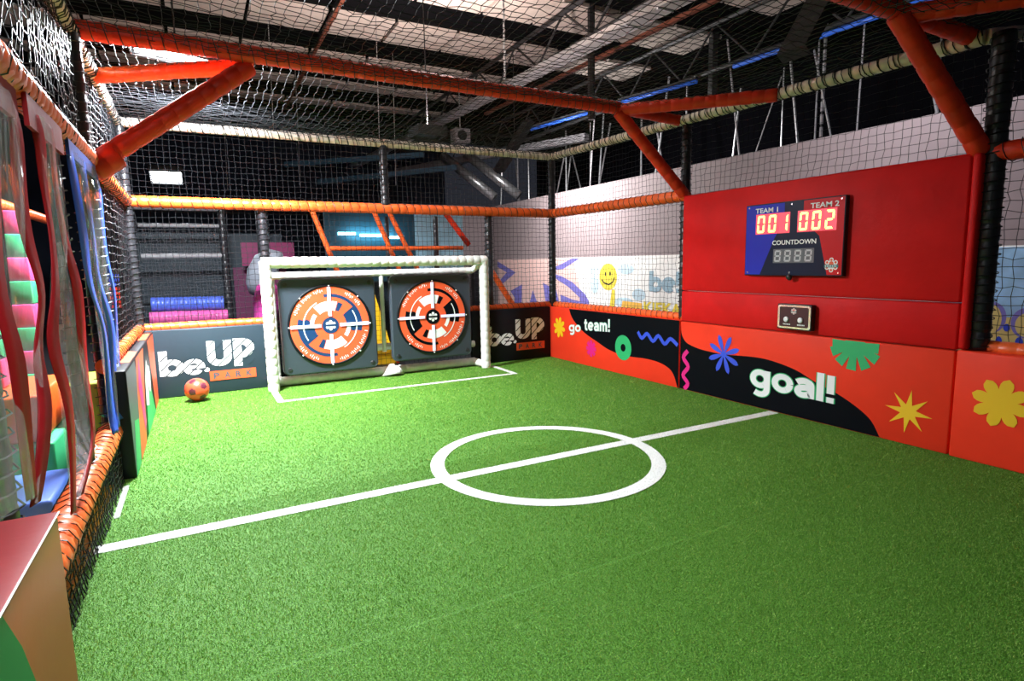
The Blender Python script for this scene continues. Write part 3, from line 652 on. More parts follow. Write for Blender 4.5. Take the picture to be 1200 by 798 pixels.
# ------------------------------------------------------------------ target boards
def rounded(cx, cz, w, h, r, n=6):
    pts = []
    for sx, sz, a0 in ((1, 1, 0), (-1, 1, PI / 2), (-1, -1, PI), (1, -1, 1.5 * PI)):
        for k in range(n + 1):
            a = a0 + k / n * PI / 2; pts.append((cx + sx * (w / 2 - r) + r * math.cos(a), cz + sz * (h / 2 - r) + r * math.sin(a)))
    return pts
def sector(cx, cz, r0, r1, a0, a1, n=None):
    n = n or max(2, int(abs(a1 - a0) / 8)); A = [math.radians(a0 + (a1 - a0) * k / n) for k in range(n + 1)]
    return [(cx + r1 * math.cos(a), cz + r1 * math.sin(a)) for a in A] + [(cx + r0 * math.cos(a), cz + r0 * math.sin(a)) for a in reversed(A)]
def target(cx, cz, w, h, R_, label, led, navy):
    t = thing('target_board', label, 'target board', (cx, -.2, cz - h / 2), 'target boards in the goal')
    yf, yb = -.27, -.20
    pts = rounded(cx, cz, w, h, .07); n = len(pts); mb = MB()
    pin = rounded(cx, cz, w - .03, h - .03, .06)
    v = [(a, yb, b) for a, b in pts] + [(a, yf + .015, b) for a, b in pts] + [(a, yf, b) for a, b in pin]
    f = [(i, (i + 1) % n, n + (i + 1) % n, n + i) for i in range(n)] + [(n + i, n + (i + 1) % n, 2 * n + (i + 1) % n, 2 * n + i) for i in range(n)]
    f += [tuple(range(n - 1, -1, -1)), tuple(range(2 * n, 3 * n))]
    mb.add(v, f).build('panel', 'board_grey', t)
    P = lambda a, b, nn: (a, yf - nn, b)
    # raised dark rim and disc
    mb = MB(); k = 48
    prof = [(R_, 0), (R_, .012), (R_ * .985, .018), (R_ * .955, .018), (R_ * .945, .010)]
    v = []; f = []
    for i in range(k):
        a = 2 * PI * i / k
        for r, d in prof: v.append((cx + r * math.cos(a), yf - d, cz + r * math.sin(a)))
    q = len(prof)
    for i in range(k):
        for j in range(q - 1): f.append((i * q + j, ((i + 1) % k) * q + j, ((i + 1) % k) * q + j + 1, i * q + j + 1))
    mb.add(v, f).build('rim', 'pad_black', t, True)
    d = flat('disc', [ngon(cx, cz, R_ * .95, n=48)], P, 'print_orange', t, .010)
    s = R_ / .48
    S = lambda *a: sector(cx, cz, a[0] * s, a[1] * s, a[2], a[3])
    wh = []; nv = []; pk = []
    for o in (0, 180):
        wh += [S(.175, .285, 72 + o, 130 + o), S(.300, .312, -62 + o, 32 + o), S(.19, .235, -38 + o, -4 + o)]
        nv += [S(.185, .285, 58 + o, 70 + o), S(.185, .37, -14 + o, 38 + o), S(.335, .37, 36 + o, 100 + o), S(.245, .29, -17 + o, -6 + o)]
    wh = wh[:1] + wh[1:]
    flat('navy_print', nv, P, navy, d, .0115)
    flat('white_print', wh, P, 'print_white', d, .0125)
    tk = []
    for lo, hi in ((62, 30), (100, 165), (212, 250), (282, 350)):
        n_ = int(abs(hi - lo) / 3.2)
        for i in range(n_):
            if i % 7 == 5: continue
            a = lo + (hi - lo) * i / n_; tk.append(sector(cx, cz, R_ * (.845 - .02 * (i % 2)), R_ * (.885 + .015 * (i % 3)), a, a + 1.3, 1))
    flat('rim_lettering_print', tk, P, 'print_white', d, .0125)['kind'] = 'stuff'
    flat('hub_disc', [ngon(cx, cz, .095)], P, navy, t, .014)
    flat('hub_emblem', [ngon(cx, cz, .022)] + [ngon(cx + .042 * math.cos(i * PI / 3 + .5), cz + .042 * math.sin(i * PI / 3 + .5), .019) for i in range(6)], P, 'print_white', t, .0155)
    flat('hub_emblem_band', [[(cx - .05, cz - .012), (cx + .05, cz - .012), (cx + .05, cz + .012), (cx - .05, cz + .012)]], P, navy, t, .017)
    for dx, dz in ((1, 0), (-1, 0), (0, 1), (0, -1)):
        a0, a1 = .11, R_ * .93; w_ = .017
        if dx: lo = (min(cx + dx * a0, cx + dx * a1), yf - .022, cz - w_); hi = (max(cx + dx * a0, cx + dx * a1), yf - .008, cz + w_)
        else: lo = (cx - w_, yf - .022, min(cz + dz * a0, cz + dz * a1)); hi = (cx + w_, yf - .008, max(cz + dz * a0, cz + dz * a1))
        box('light_strip', lo, hi, led, t)
    for sx in (-1, 1):
        for sz in (-1, 1):
            x, z = cx + sx * (w / 2 - .07), cz + sz * (h / 2 - .07)
            MB().tube([(x, yf + .005, z), (x, yf - .006, z), (x, yf - .008, z)], [.026, .026, .02], 12).build('bolt', 'foam_black', t, True)
    for i in range(8):
        a = i * PI / 4 + PI / 2; x, z = cx + R_ * .97 * math.cos(a), cz + R_ * .97 * math.sin(a)
        MB().tube([(x, yf - .012, z), (x, yf - .024, z)], .0085, 8).build('rim_screw', 'print_white', t)
    return t
target(-3.27, .70, 1.10, 1.12, .482, 'left target board with red disc and brightly lit white cross', 'led', 'print_deep_blue')
target(-1.99, .725, 1.08, 1.08, .475, 'right target board with red disc and dim violet cross', 'led_dim', 'print_black')

# ------------------------------------------------------------------ ball
bt = thing('football', 'small orange football with dark pentagons on turf by the left pad', 'ball', (-4.71, -.42, .008))
bm = bmesh.new(); bmesh.ops.create_icosphere(bm, subdivisions=5, radius=1)
phi = (1 + 5 ** .5) / 2
iv = [Vector(p).normalized() for a in (-1, 1) for b in (-phi, phi) for p in ((0, a, b), (a, b, 0), (b, 0, a))]
dv = []
for i in range(12):
    for j in range(i):
        for k in range(j):
            q = iv[i], iv[j], iv[k]
            if all((q[a] - q[b]).length < 1.1 for a, b in ((0, 1), (0, 2), (1, 2))): dv.append((q[0] + q[1] + q[2]).normalized())
rotm = Euler((.5, .62, .35)).to_matrix()
iv = [rotm @ v for v in iv]; dv = [rotm @ v for v in dv]
cents = [(v, .0) for v in iv] + [(v, 1.) for v in dv]
def cls(p):
    # planes of a truncated icosahedron: the flat face with the largest support wins
    best = []
    for v, kd in cents: best.append((p.dot(v) / (.9393 if kd == 0 else .9149), kd))
    best.sort(key=lambda q: -q[0]); return best[0][1], best[0][0] - best[1][0]
dark = set()
for f in bm.faces:
    kd, gp = cls(f.calc_center_median().normalized())
    if kd == 0: dark.add(f.index)
for v in bm.verts:
    kd, gp = cls(v.co.normalized()); v.co = v.co * (1 - .018 * max(0, 1 - gp / .014))
for v in bm.verts: v.co = v.co * .12 + Vector((-4.71, -.42, .126))
bm.verts.index_update()
vv = [v.co[:] for v in bm.verts]; fd = [tuple(v.index for v in f.verts) for f in bm.faces if f.index in dark]; fo = [tuple(v.index for v in f.verts) for f in bm.faces if f.index not in dark]
bm.free()
m1 = MB(); m1.v = vv; m1.f = fo; m1.build('orange_panels', 'ball_orange', bt, True)
m2 = MB(); used = sorted({i for f in fd for i in f}); mp = {a: b for b, a in enumerate(used)}
m2.v = [vv[i] for i in used]; m2.f = [tuple(mp[i] for i in f) for f in fd]; m2.build('dark_panels', 'ball_dark', bt, True)
tag(bt.children[-1], 'dark pentagon patches')

# ------------------------------------------------------------------ scoreboard
sb = thing('scoreboard', 'electronic scoreboard reading 001 and 002 on the tall red pad', 'scoreboard', (-.12, -4.03, 1.24))
box('housing', (-.145, -4.50, 1.235), (-.10, -3.56, 1.865), 'black_metal', sb, .006)
SP = on_right(-.146)
flat('face', [[(-3.565, 1.24), (-4.495, 1.24), (-4.495, 1.86), (-3.565, 1.86)]], SP, 'print_navy', sb, .0008)
flat('blue_field_print', [[(-3.57, 1.245), (-3.73, 1.245), (-3.87, 1.56), (-3.96, 1.70), (-3.96, 1.855), (-3.57, 1.855)]], SP, mat('score_blue', (.02, .03, .46), .4, .15), sb, .0016)
flat('red_field_print', [[(-4.49, 1.245), (-4.37, 1.245), (-4.29, 1.56), (-4.14, 1.70), (-4.14, 1.855), (-4.49, 1.855)]], SP, 'print_red', sb, .0016)
lettering('lettering_print', 'TEAM 1', -3.665, 1.785, -3.895, 1.828, SP, 'print_white', sb, .02, .0025)
lettering('lettering_print', 'TEAM 2', -4.20, 1.785, -4.445, 1.828, SP, 'print_white', sb, .02, .0025)
lettering('lettering_print', 'COUNTDOWN', -3.85, 1.50, -4.265, 1.54, SP, 'print_white', sb, .02, .0025)
SEG = {'0': 'abcdef', '1': 'bc', '2': 'abged', '8': 'abcdefg'}
def seg7(ch, y, z, w_, h_, t, slant=.12):
    out = []
    def P(a, b): return (y - a * w_ - slant * (b - .5) * w_ * .8, z + b * h_)
    tw, th = t / w_, t / h_
    S = {'a': [(tw * .3, 1), (1 - tw * .3, 1), (1 - tw, 1 - th), (tw, 1 - th)], 'd': [(tw * .3, 0), (1 - tw * .3, 0), (1 - tw, th), (tw, th)],
         'g': [(tw * .6, .5), (tw, .5 + th / 2), (1 - tw, .5 + th / 2), (1 - tw * .6, .5), (1 - tw, .5 - th / 2), (tw, .5 - th / 2)],
         'f': [(0, 1 - th * .3), (tw, 1 - th * 1.1), (tw, .5 + th * .6), (0, .5 + th * .2)], 'e': [(0, th * .3), (tw, th * 1.1), (tw, .5 - th * .6), (0, .5 - th * .2)],
         'b': [(1, 1 - th * .3), (1 - tw, 1 - th * 1.1), (1 - tw, .5 + th * .6), (1, .5 + th * .2)], 'c': [(1, th * .3), (1 - tw, th * 1.1), (1 - tw, .5 - th * .6), (1, .5 - th * .2)]}
    for c_ in SEG[ch]: out.append([P(a, b) for a, b in S[c_]])
    return out
for (y0, s_) in ((-3.675, '001'), (-4.09, '002')):
    for i, ch in enumerate(s_):
        yy = y0 - i * .115
        wnd = flat('digit_window', [[(yy + .002, 1.60), (yy - .111, 1.60), (yy - .111, 1.775), (yy + .002, 1.775)]], SP, 'digit_window', sb, .0028)
        flat('digit_segments', seg7(ch, yy - .016, 1.612, .076, .150, .019), SP, 'digit_lit', wnd, .0045)
for i in range(4):
    yy = -3.865 - i * .097
    wnd = flat('digit_window', [[(yy + .001, 1.345), (yy - .095, 1.345), (yy - .095, 1.465), (yy + .001, 1.465)]], SP, 'digit_off_window', sb, .0028)
    flat('digit_segments', seg7('8', yy - .014, 1.356, .062, .098, .014), SP, 'digit_off', wnd, .0045)
def emblem(parent, y, z, s, P, h):
    flat('emblem_print', [ngon(y, z, s * .55)] + [ngon(y + s * .62 * math.cos(i * PI / 3 + PI / 6), z + s * .62 * math.sin(i * PI / 3 + PI / 6), s * .27) for i in range(6)], P, 'print_white', parent, h)
    flat('emblem_inner_print', [ngon(y, z + s * .15, s * .3)] + [ngon(y + s * .62 * math.cos(i * PI / 3 + PI / 6), z + s * .62 * math.sin(i * PI / 3 + PI / 6), s * .15) for i in range(6)], P, 'print_orange', parent, h + .001)
    flat('emblem_band_print', [[(y + s * .9, z - s * .3), (y - s * .9, z - s * .3), (y - s * .9, z + s * .05), (y + s * .9, z + s * .05)]], P, 'print_teal', parent, h + .002)
    flat('emblem_marks_print', [[(y + s * (.75 - .22 * i), z - s * .22), (y + s * (.65 - .22 * i), z - s * .22), (y + s * (.65 - .22 * i), z - s * .03), (y + s * (.75 - .22 * i), z - s * .03)] for i in range(7)], P, 'print_white', parent, h + .003)
emblem(sb, -4.405, 1.325, .066, SP, .0028)
for yy in (-3.60, -4.03, -4.465):
    for zz in (1.262, 1.838):
        MB().tube([(-.146, yy, zz), (-.152, yy, zz)], .007, 8).build('screw', 'screw', sb)
MB().tube([(-.13, -4.03, 1.225), (-.15, -4.03, 1.222), (-.16, -4.03, 1.215)], [.02, .03, .02], 10).build('cable_gland', 'foam_black', sb, True)
cb = thing('control_box', 'small black box with two round white buttons below the scoreboard', 'control box', (-.12, -4.1, .77))
box('housing', (-.155, -4.262, .775), (-.10, -3.935, .995), 'black_metal', cb, .008)
CP = on_right(-.156)
flat('trim_plate', [rounded(-4.098, .885, .31, .20, .02)], CP, 'screw', cb, .001)
flat('face', [rounded(-4.098, .885, .275, .17, .015)], CP, mat('control_face', (.05, .006, .015), .35), cb, .002)
for yy in (-4.03, -4.165):
    MB().tube([(-.157, yy, .862), (-.166, yy, .862), (-.170, yy, .862)], [.024, .024, .018], 16).build('button', 'print_white', cb, True)
    flat('button_caption_print', [[(yy + .03 - .012 * i, .816), (yy + .022 - .012 * i, .816), (yy + .022 - .012 * i, .826), (yy + .03 - .012 * i, .826)] for i in range(6)], CP, 'print_white', cb, .003)
emblem(cb, -4.098, .935, .03, CP, .003)
for yy in (-3.96, -4.235):
    for zz in (.80, .97): MB().tube([(-.157, yy, zz), (-.161, yy, zz)], .005, 8).build('screw', 'screw', cb)

# ------------------------------------------------------------------ strip curtains on the left
def ribbon3(pts, wd, th, x):
    """vertical hanging band through (y, z) points; width wd along y"""
    mb = MB(); pts = smooth_line(pts, 5); v = []; f = []
    for i, (a, b) in enumerate(pts):
        xx = x + .008 * math.sin(i * .55) * min(1, i / 6)
        tw = .36 + .2 * math.sin(i * .35 + pts[0][0] * 7)
        for dx, dy in ((-tw * wd / 2, -wd / 2), (tw * wd / 2, wd / 2), (tw * wd / 2 - th, wd / 2), (-tw * wd / 2 - th, -wd / 2)): v.append((xx + dx, a + dy, b))
    n = len(pts)
    for i in range(n - 1):
        for k in range(4): f.append((i * 4 + k, i * 4 + (k + 1) % 4, i * 4 + 4 + (k + 1) % 4, i * 4 + 4 + k))
    f.append((3, 2, 1, 0)); f.append((4 * n - 4, 4 * n - 3, 4 * n - 2, 4 * n - 1)); mb.add(v, f); return mb
def film(p, q, x):
    p = smooth_line(p, 5); q = smooth_line(q, 5); k = 8; v = []; f = []
    n = len(p); qz = [b for a, b in q]; qy = [a for a, b in q]
    for i, (a, b) in enumerate(p):
        t = i / (n - 1); j = t * (len(q) - 1); j0 = int(min(j, len(q) - 2)); fr_ = j - j0
        a2 = qy[j0] * (1 - fr_) + qy[j0 + 1] * fr_; b2 = qz[j0] * (1 - fr_) + qz[j0 + 1] * fr_
        for s_ in range(k + 1):
            u = s_ / k; v.append((x - .005 + .035 * math.sin(PI * u) * math.sin(t * 5 + 1) + .012 * math.sin(u * 9 + t * 6), a + (a2 - a) * u, b + (b2 - b) * u))
    for i in range(n - 1):
        for s_ in range(k): f.append((i * (k + 1) + s_, i * (k + 1) + s_ + 1, (i + 1) * (k + 1) + s_ + 1, (i + 1) * (k + 1) + s_))
    return MB().add(v, f)
def curtain(label, hems, hemm, x, wd, header):
    t = thing('strip_curtain', label, 'curtain', (x, hems[0][0][0], 2.0), 'clear vinyl curtains on the left side')
    for a, b in zip(hems[:-1], hems[1:]): film(a, b, x).build('clear_strip', 'clear', t, True)
    for h_ in hems: ribbon3(h_, wd, .004, x + .004).build('hem', hemm, t, True)
    MB().box((x - .006, header[0], header[2]), (x + .010, header[1], header[3])).build('header_band', hemm, t)
    return t
hA = [(-4.98, 2.0), (-4.92, 1.7), (-5.0, 1.32), (-4.98, 1.05), (-4.95, .65)]
hB = [(-4.62, 2.0), (-4.60, 1.85), (-4.59, 1.53), (-4.54, 1.3), (-4.62, 1.1), (-4.71, .89), (-4.93, .62)]
hC = [(-4.38, 2.0), (-4.33, 1.87), (-4.28, 1.62), (-4.40, 1.32), (-4.47, 1.11), (-4.42, .83), (-4.50, .42)]
hD = [(-4.12, 2.0), (-4.10, 1.87), (-3.98, 1.52), (-3.91, 1.27), (-3.86, .93), (-3.95, .60), (-4.36, .44)]
hE = [(-3.58, 2.0), (-3.45, 1.57), (-3.3, 1.27), (-3.12, 1.0), (-3.07, .58), (-3.12, .40)]
hF = [(-2.76, 2.03), (-2.66, 1.85), (-2.56, 1.48), (-2.46, 1.2), (-2.50, .85), (-2.82, .42)]
hG = [(-3.2, 2.0), (-3.1, 1.57), (-2.95, 1.27), (-2.80, 1.0), (-2.82, .62), (-2.95, .40)]
hR = [(-5.45, 2.0), (-5.4, 1.5), (-5.42, 1.0), (-5.4, .7)]
curtain('nearest clear vinyl curtain with dark red hems at the left edge', [hR, hA, hB], 'vinyl_red_hem', -5.15, .052, (-5.5, -4.55, 1.93, 2.05))
curtain('clear vinyl curtain with wavy red hems left of the black post', [hC, hD], 'vinyl_red_hem', -5.13, .05, (-4.50, -3.85, 1.93, 2.05))
curtain('clear vinyl curtain with blue hems next to the left net', [hE, hG, hF], 'vinyl_blue_hem', -5.14, .05, (-3.62, -2.72, 1.97, 2.05))

# soft play pieces seen through the curtains
t = thing('striped_tower', 'green and pink striped soft column seen through the red curtain', 'soft play column', (-5.85, -1.25, 0))
for i in range(10):
    z0 = -.012 + i * .19
    box('soft_ring', (-5.96, -1.25 - .1 + .02 * i, z0), (-5.82, -1.25 + .1 + .02 * i, z0 + .189), 'soft_green' if i % 2 == 0 else 'soft_pink', t, .008)
t = thing('striped_tower', 'second striped soft column, nearer the left edge', 'soft play column', (-5.85, -2.3, 0))
for i in range(7):
    z0 = .63 + i * .19
    box('soft_ring', (-5.92, -2.3 - .08 + .02 * i, z0), (-5.80, -2.3 + .08 + .02 * i, z0 + .189), 'soft_green' if i % 2 else 'soft_pink', t, .008)
tag(box('soft_block', (-6.3, -2.75, .32), (-5.55, -1.85, .62), 'foam_orange', None, .02), 'orange soft play block stacked behind the red curtain', 'soft play block')
tag(box('soft_block', (-6.3, -2.78, .02), (-5.5, -1.8, .315), 'soft_green', None, .02), 'green soft play block under the orange block', 'soft play block')
tag(box('soft_block', (-5.9, -3.6, -.01), (-5.38, -3.0, .20), 'soft_blue', None, .02), 'low blue soft mat on the floor behind the curtain', 'soft play block')
tag(box('soft_block', (-5.49, -2.3, -.012), (-5.3, -1.75, .60), 'soft_lime', None, .02), 'lime green upright block behind the curtain hem', 'soft play block')
foam_mb((-6.08, -6, 1.98), (-6.08, 1.5, 1.98), .05).build('neighbour_rail', 'foam_orange', None, True)
tag(bpy.data.objects['neighbour_rail'], 'orange foam rail of the neighbouring area beyond the left curtains', 'rail')
tag(box('walkway_mat', (-5.9, -6.2, -.012), (-5.2, -2.9, .012), 'slide_yellow'), 'yellow floor mat outside the low left net', 'mat')

# ------------------------------------------------------------------ play area behind the goal
pf = thing('climbing_frame', 'dark netted climbing frame beyond the back net on the left', 'climbing frame', (-4.7, 2.6, 0))
for xx in (-5.38, -4.22, -3.7):
    foam('post', (xx, 2.6, 0), (xx, 2.6, 2.4), .05, 'foam_black', pf)
foam('rail', (-5.38, 2.6, 2.28), (-4.22, 2.6, 2.28), .045, 'grey_paint', pf)
foam('rail', (-5.3, 2.6, 2.02), (-4.2, 2.6, 2.02), .03, 'grey_paint', pf)
foam('rail', (-5.3, 2.6, 1.58), (-4.2, 2.6, 1.58), .035, 'grey_paint', pf)
foam('rail', (-5.38, 2.6, .5), (-3.2, 2.6, .5), .045, 'foam_black', pf)
box('dark_board', (-5.6, 3.3, 0), (-3.3, 3.34, 1.95), 'pad_navy', pf)
net('netting', None, lambda u, v: (-5.3 + 1.1 * u, 2.62, .5 + 1.55 * v), 26, 36, .05, .05, r=.003, parent=pf, m='net_grey', knots=False)
rl = foam_mb((-5.22, 2.40, .90), (-4.29, 2.40, .88), .10, .06).build('roller', 'roller_blue', None, True); tag(rl, 'blue foam roller beyond the back net, above the pink one', 'roller')
rl = foam_mb((-5.25, 2.36, .70), (-4.25, 2.36, .68), .10, .06).build('roller', 'roller_pink', None, True); tag(rl, 'pink foam roller beyond the back net, below the blue one', 'roller')
for zz, yy in ((.9, 2.40), (.7, 2.36)):
    MB().tube([(-5.38, 2.6, zz), (-5.18, yy, zz)], .02, 6).build('axle_arm', 'black_metal', pf); MB().tube([(-4.22, 2.6, zz - .02), (-4.33, yy, zz - .02)], .02, 6).build('axle_arm', 'black_metal', pf)
st_ = thing('stack_of_tags', 'blue and red striped strip hanging in the dark left corner', 'tag strip', (-5.6, 2.3, 1))
box('backing', (-5.70, 2.32, -.012), (-5.54, 2.34, 1.4), 'black_metal', st_)
for i in range(8): box('stripe', (-5.68, 2.28, .88 + .06 * i), (-5.56, 2.32, .92 + .06 * i), 'print_blue' if i > 4 else 'foam_red', st_)
tag(box('magenta_panel', (-3.98, 2.7, 1.42), (-3.2, 2.75, 1.78), 'magenta'), 'dark magenta panel beyond the net above the goal corner', 'panel')
tag(box('magenta_panel', (-4.1, 3.0, .4), (-3.3, 3.05, 1.40), mat('magenta_dark', (.10, .004, .05), .6)), 'deep magenta lower panel behind the grey and pink drum', 'panel')
dr = thing('padded_drum', 'grey and pink rounded padded drum behind the left goal post', 'drum', (-3.78, 1.7, 0))
MB().tube([(-3.88, 1.8, 1.02), (-3.86, 1.76, 1.14), (-3.80, 1.74, 1.3), (-3.72, 1.72, 1.45), (-3.62, 1.72, 1.53), (-3.5, 1.72, 1.56)], [.10, .16, .20, .19, .14, .05], 16).build('grey_shell', 'drum_grey', dr, True)
MB().tube([(-3.86, 1.62, .35), (-3.82, 1.62, .6), (-3.77, 1.62, .9), (-3.74, 1.62, 1.12), (-3.72, 1.62, 1.2)], [.06, .13, .18, .15, .05], 16).build('pink_shell', 'drum_pink', dr, True)
MB().tube([(-3.8, 1.68, -.012), (-3.8, 1.68, .5)], .06, 10).build('stand', 'black_metal', dr)
of = thing('orange_frame', 'orange pipe frame of the neighbouring court beyond the back net', 'frame', (-2, .9, 0))
foam('rail', (-3.0, .9, 1.63), (-1.03, .9, 1.63), .032, 'foam_orange', of, .06)
foam('brace', (-3.22, .9, 2.2), (-2.9, .9, 1.28), .035, 'foam_orange', of)
foam('brace', (-2.39, .9, 2.2), (-2.02, .9, 1.28), .035, 'foam_orange', of)
foam('brace', (-2.18, .9, 2.2), (-1.74, .9, 1.28), .035, 'foam_orange', of)
foam('brace', (-1.44, .6, 2.14), (-1.06, .6, 1.66), .04, 'foam_red', of)
foam('brace', (-.85, .5, 1.42), (-.38, .5, .72), .045, 'foam_orange', of)
foam('post', (-1.42, 1.0, 0), (-1.42, 1.0, 2.1), .04, 'foam_black', of)
foam('post', (-2.1, 1.2, 0), (-2.1, 1.2, 2.1), .03, 'foam_black', of)
sl = thing('slide', 'yellow netted slide chute visible between the two target boards', 'slide', (-2.4, .9, 0))
MB().add([(-2.60, .95, 1.3), (-2.48, .95, 1.3), (-2.20, .7, -.0), (-2.58, .7, -.0), (-2.60, 1.0, 1.3), (-2.48, 1.0, 1.3), (-2.20, .75, -.0), (-2.58, .75, 0)], [(0, 1, 2, 3), (4, 7, 6, 5), (0, 4, 5, 1), (1, 5, 6, 2), (2, 6, 7, 3), (3, 7, 4, 0)]).build('chute', 'slide_yellow', sl)
MB().box((-2.75, .72, .0), (-2.15, .80, .10)).build('kerb', 'foam_red', sl)
tag(box('dark_hoarding', (-3.3, 1.3, 0), (-1.5, 1.36, 1.15), 'pad_navy'), 'charcoal padded hoarding behind the target boards', 'hoarding')
tag(box('dark_hoarding', (-5.5, .5, -.01), (-3.0, .54, .42), 'pad_black'), 'low black padded hoarding behind the left end of the goal', 'hoarding')
cy = thing('light_bar', 'row of cyan white lamps glowing in the dark beyond the goal', 'light', (-1.7, 3.2, 1.8))
for a, b, z in ((-2.38, -2.08, 1.93), (-2.0, -1.62, 1.90), (-1.48, -1.2, 1.87)): box('lamp_tube', (a, 3.2, z), (b, 3.25, z + .05), 'cyan_lamp', cy)
tag(box('backlit_wall', (-2.6, 3.25, -.012), (-.95, 3.3, 2.4), mat('teal_wall', (.01, .07, .11), .6)), 'teal wall panel behind the cyan lamps', 'wall panel')
tag(box('pale_screen', (-1.18, 2.6, -.012), (-.28, 2.64, 2.32), 'cyan_panel'), 'pale blue white screen beyond the back net beside the orange brace', 'screen')
area('cyan_glow', (-1.8, 3.1, 1.95), .8, 4, (.3, .8, 1), (math.radians(90), 0, 0), .1)
# end wall of the white partition, seen through the back net
tag(box('partition', (-.55, 8.42, 0), (3.0, 8.5, 3.05), 'wall_white'), 'white partition wall running across behind the right part of the back net', 'partition')
tag(box('dark_column', (2.35, 7.9, 0), (2.62, 8.1, 1.5), 'pad_black'), 'black column at the left end of the mural', 'column')

# ------------------------------------------------------------------ lamps
def floodlight(name, label, c, w_, d_, tilt, em='lamp', drop=2.0):
    t = thing(name, label, 'lamp', c)
    m = Matrix.Translation(Vector(c)) @ Euler(tilt).to_matrix().to_4x4()
    def B(n_, lo, hi, mm):
        b = MB().box(lo, hi); b.v = [tuple(m @ Vector(p)) for p in b.v]; return b.build(n_, mm, t)
    B('housing', (-w_ / 2, -d_ / 2, .01), (w_ / 2, d_ / 2, .09), 'dark_steel')
    for q in (((-w_ / 2 - .012, -d_ / 2, -.04), (-w_ / 2, d_ / 2, .09)), ((w_ / 2, -d_ / 2, -.04), (w_ / 2 + .012, d_ / 2, .09)), ((-w_ / 2 - .012, -d_ / 2 - .012, -.04), (w_ / 2 + .012, -d_ / 2, .09)), ((-w_ / 2 - .012, d_ / 2, -.04), (w_ / 2 + .012, d_ / 2 + .012, .09))): B('side_lip', q[0], q[1], 'dark_steel')
    B('diffuser', (-w_ / 2 + .02, -d_ / 2 + .02, -.01), (w_ / 2 - .02, d_ / 2 - .02, .009), em)
    MB().tube([(c[0], c[1], c[2] + .06), (c[0], c[1], 5.56)], .008, 6).build('hanger', 'black_metal', t)
    return t
floodlight('floodlight', 'blazing white floodlight hung just above the cage roof on the left', (-4.62, -1.4, 3.20), .66, .30, (0, math.radians(6), 0))
floodlight('high_bay_lamp', 'bright white lamp in the dark beyond the back net on the left', (-4.95, 5.0, 3.04), .5, .34, (math.radians(-30), 0, 0))
floodlight('floodlight', 'second white floodlight above the near left corner of the cage', (-4.85, -6.3, 3.52), .80, .36, (math.radians(18), math.radians(-4), 0))
floodlight('added_strip_lamp', 'unseen fill lamp added above the middle of the pitch', (-2.0, -1.6, 4.64), 1.2, .4, (0, 0, 0), 'fill_lamp')  # made-up fixture for the overhead fill, out of view
floodlight('added_wall_washer', 'fill lamp added over the aisle, turned towards the mural behind the right net', (1.27, 3.4, 3.72), 1.2, .3, (0, math.radians(-55), 0), 'fill_lamp')  # made-up fixture, glowing face turned away to light the mural
floodlight('added_wall_washer', 'fill lamp added over the aisle, turned towards the wall behind the red pads', (1.27, -3.2, 3.92), 1.2, .3, (0, math.radians(-55), 0), 'fill_lamp')  # made-up fixture for the nearer aisle fill
floodlight('brightener', 'small uplighter added under the roof, shining on the pale roof panels', (-1.6, .7, 3.2), .4, .4, (0, 0, 0), 'dark_steel')  # made-up dark housing for the added roof fill

# ------------------------------------------------------------------ roof steel and services
def truss(name, label, p0, p1, h, k, m='dark_steel', r=.04):
    t = thing(name, label, 'roof truss', p0); p0 = Vector(p0); p1 = Vector(p1); up = Vector((0, 0, h))
    MB().tube([p0, p1], r, 6).build('bottom_chord', m, t); MB().tube([p0 + up, p1 + up], r, 6).build('top_chord', m, t)
    for i in range(k):
        a = p0.lerp(p1, i / k); b = p0.lerp(p1, (i + .5) / k) + up; c_ = p0.lerp(p1, (i + 1) / k)
        MB().tube([a, b], r * .5, 5).build('web_member', m, t); MB().tube([b, c_], r * .5, 5).build('web_member', m, t)
truss('roof_truss', 'dark roof truss running away above the right side of the pitch', (.9, -3, 4.75), (.9, 11.5, 4.75), .6, 9)
truss('roof_truss', 'dark roof truss over the aisle beyond the right net', (3.6, -5, 4.6), (3.2, 11.5, 4.6), .75, 11)
truss('roof_truss', 'dark roof truss crossing over the far end of the hall', (-8.5, 9.5, 4.75), (6.8, 9.5, 4.75), .6, 12)
def roofbar(name, label, p0, p1, w_, h_, m, cat):
    p0 = Vector(p0); p1 = Vector(p1); t = (p1 - p0).normalized(); s_ = t.cross(Vector((0, 0, 1))).normalized() * w_ / 2; u = Vector((0, 0, h_ / 2))
    v = [p + a * s_ + b * u for p in (p0, p1) for a, b in ((-1, -1), (1, -1), (1, 1), (-1, 1))]
    o = MB().add(v, [(0, 1, 2, 3), (7, 6, 5, 4), (0, 4, 5, 1), (1, 5, 6, 2), (2, 6, 7, 3), (3, 7, 4, 0)]).build(name, m); return tag(o, label, cat)
tr = thing('cable_tray', 'long pale metal cable tray under the roof, running away from the camera', 'cable tray', (.5, 3, 4.5))
def bar_part(n_, p0, p1, w_, h_, m, par):
    o = roofbar(n_, None, p0, p1, w_, h_, m, None); o.parent = par; o.data.transform(Matrix.Translation(-par.location)); return o
bar_part('tray_bed', (.84, -2.2, 4.50), (.05, 11.8, 4.50), .26, .015, 'grey_paint', tr)
bar_part('tray_side', (.97, -2.2, 4.53), (.18, 11.8, 4.53), .012, .08, 'silver', tr)
bar_part('tray_side', (.71, -2.2, 4.53), (-.08, 11.8, 4.53), .012, .08, 'silver', tr)
for i in range(24): bar_part('tray_rung', (.97 - .033 * i, -2.0 + .58 * i, 4.49), (.71 - .033 * i, -2.0 + .58 * i, 4.49), .03, .02, 'silver', tr)
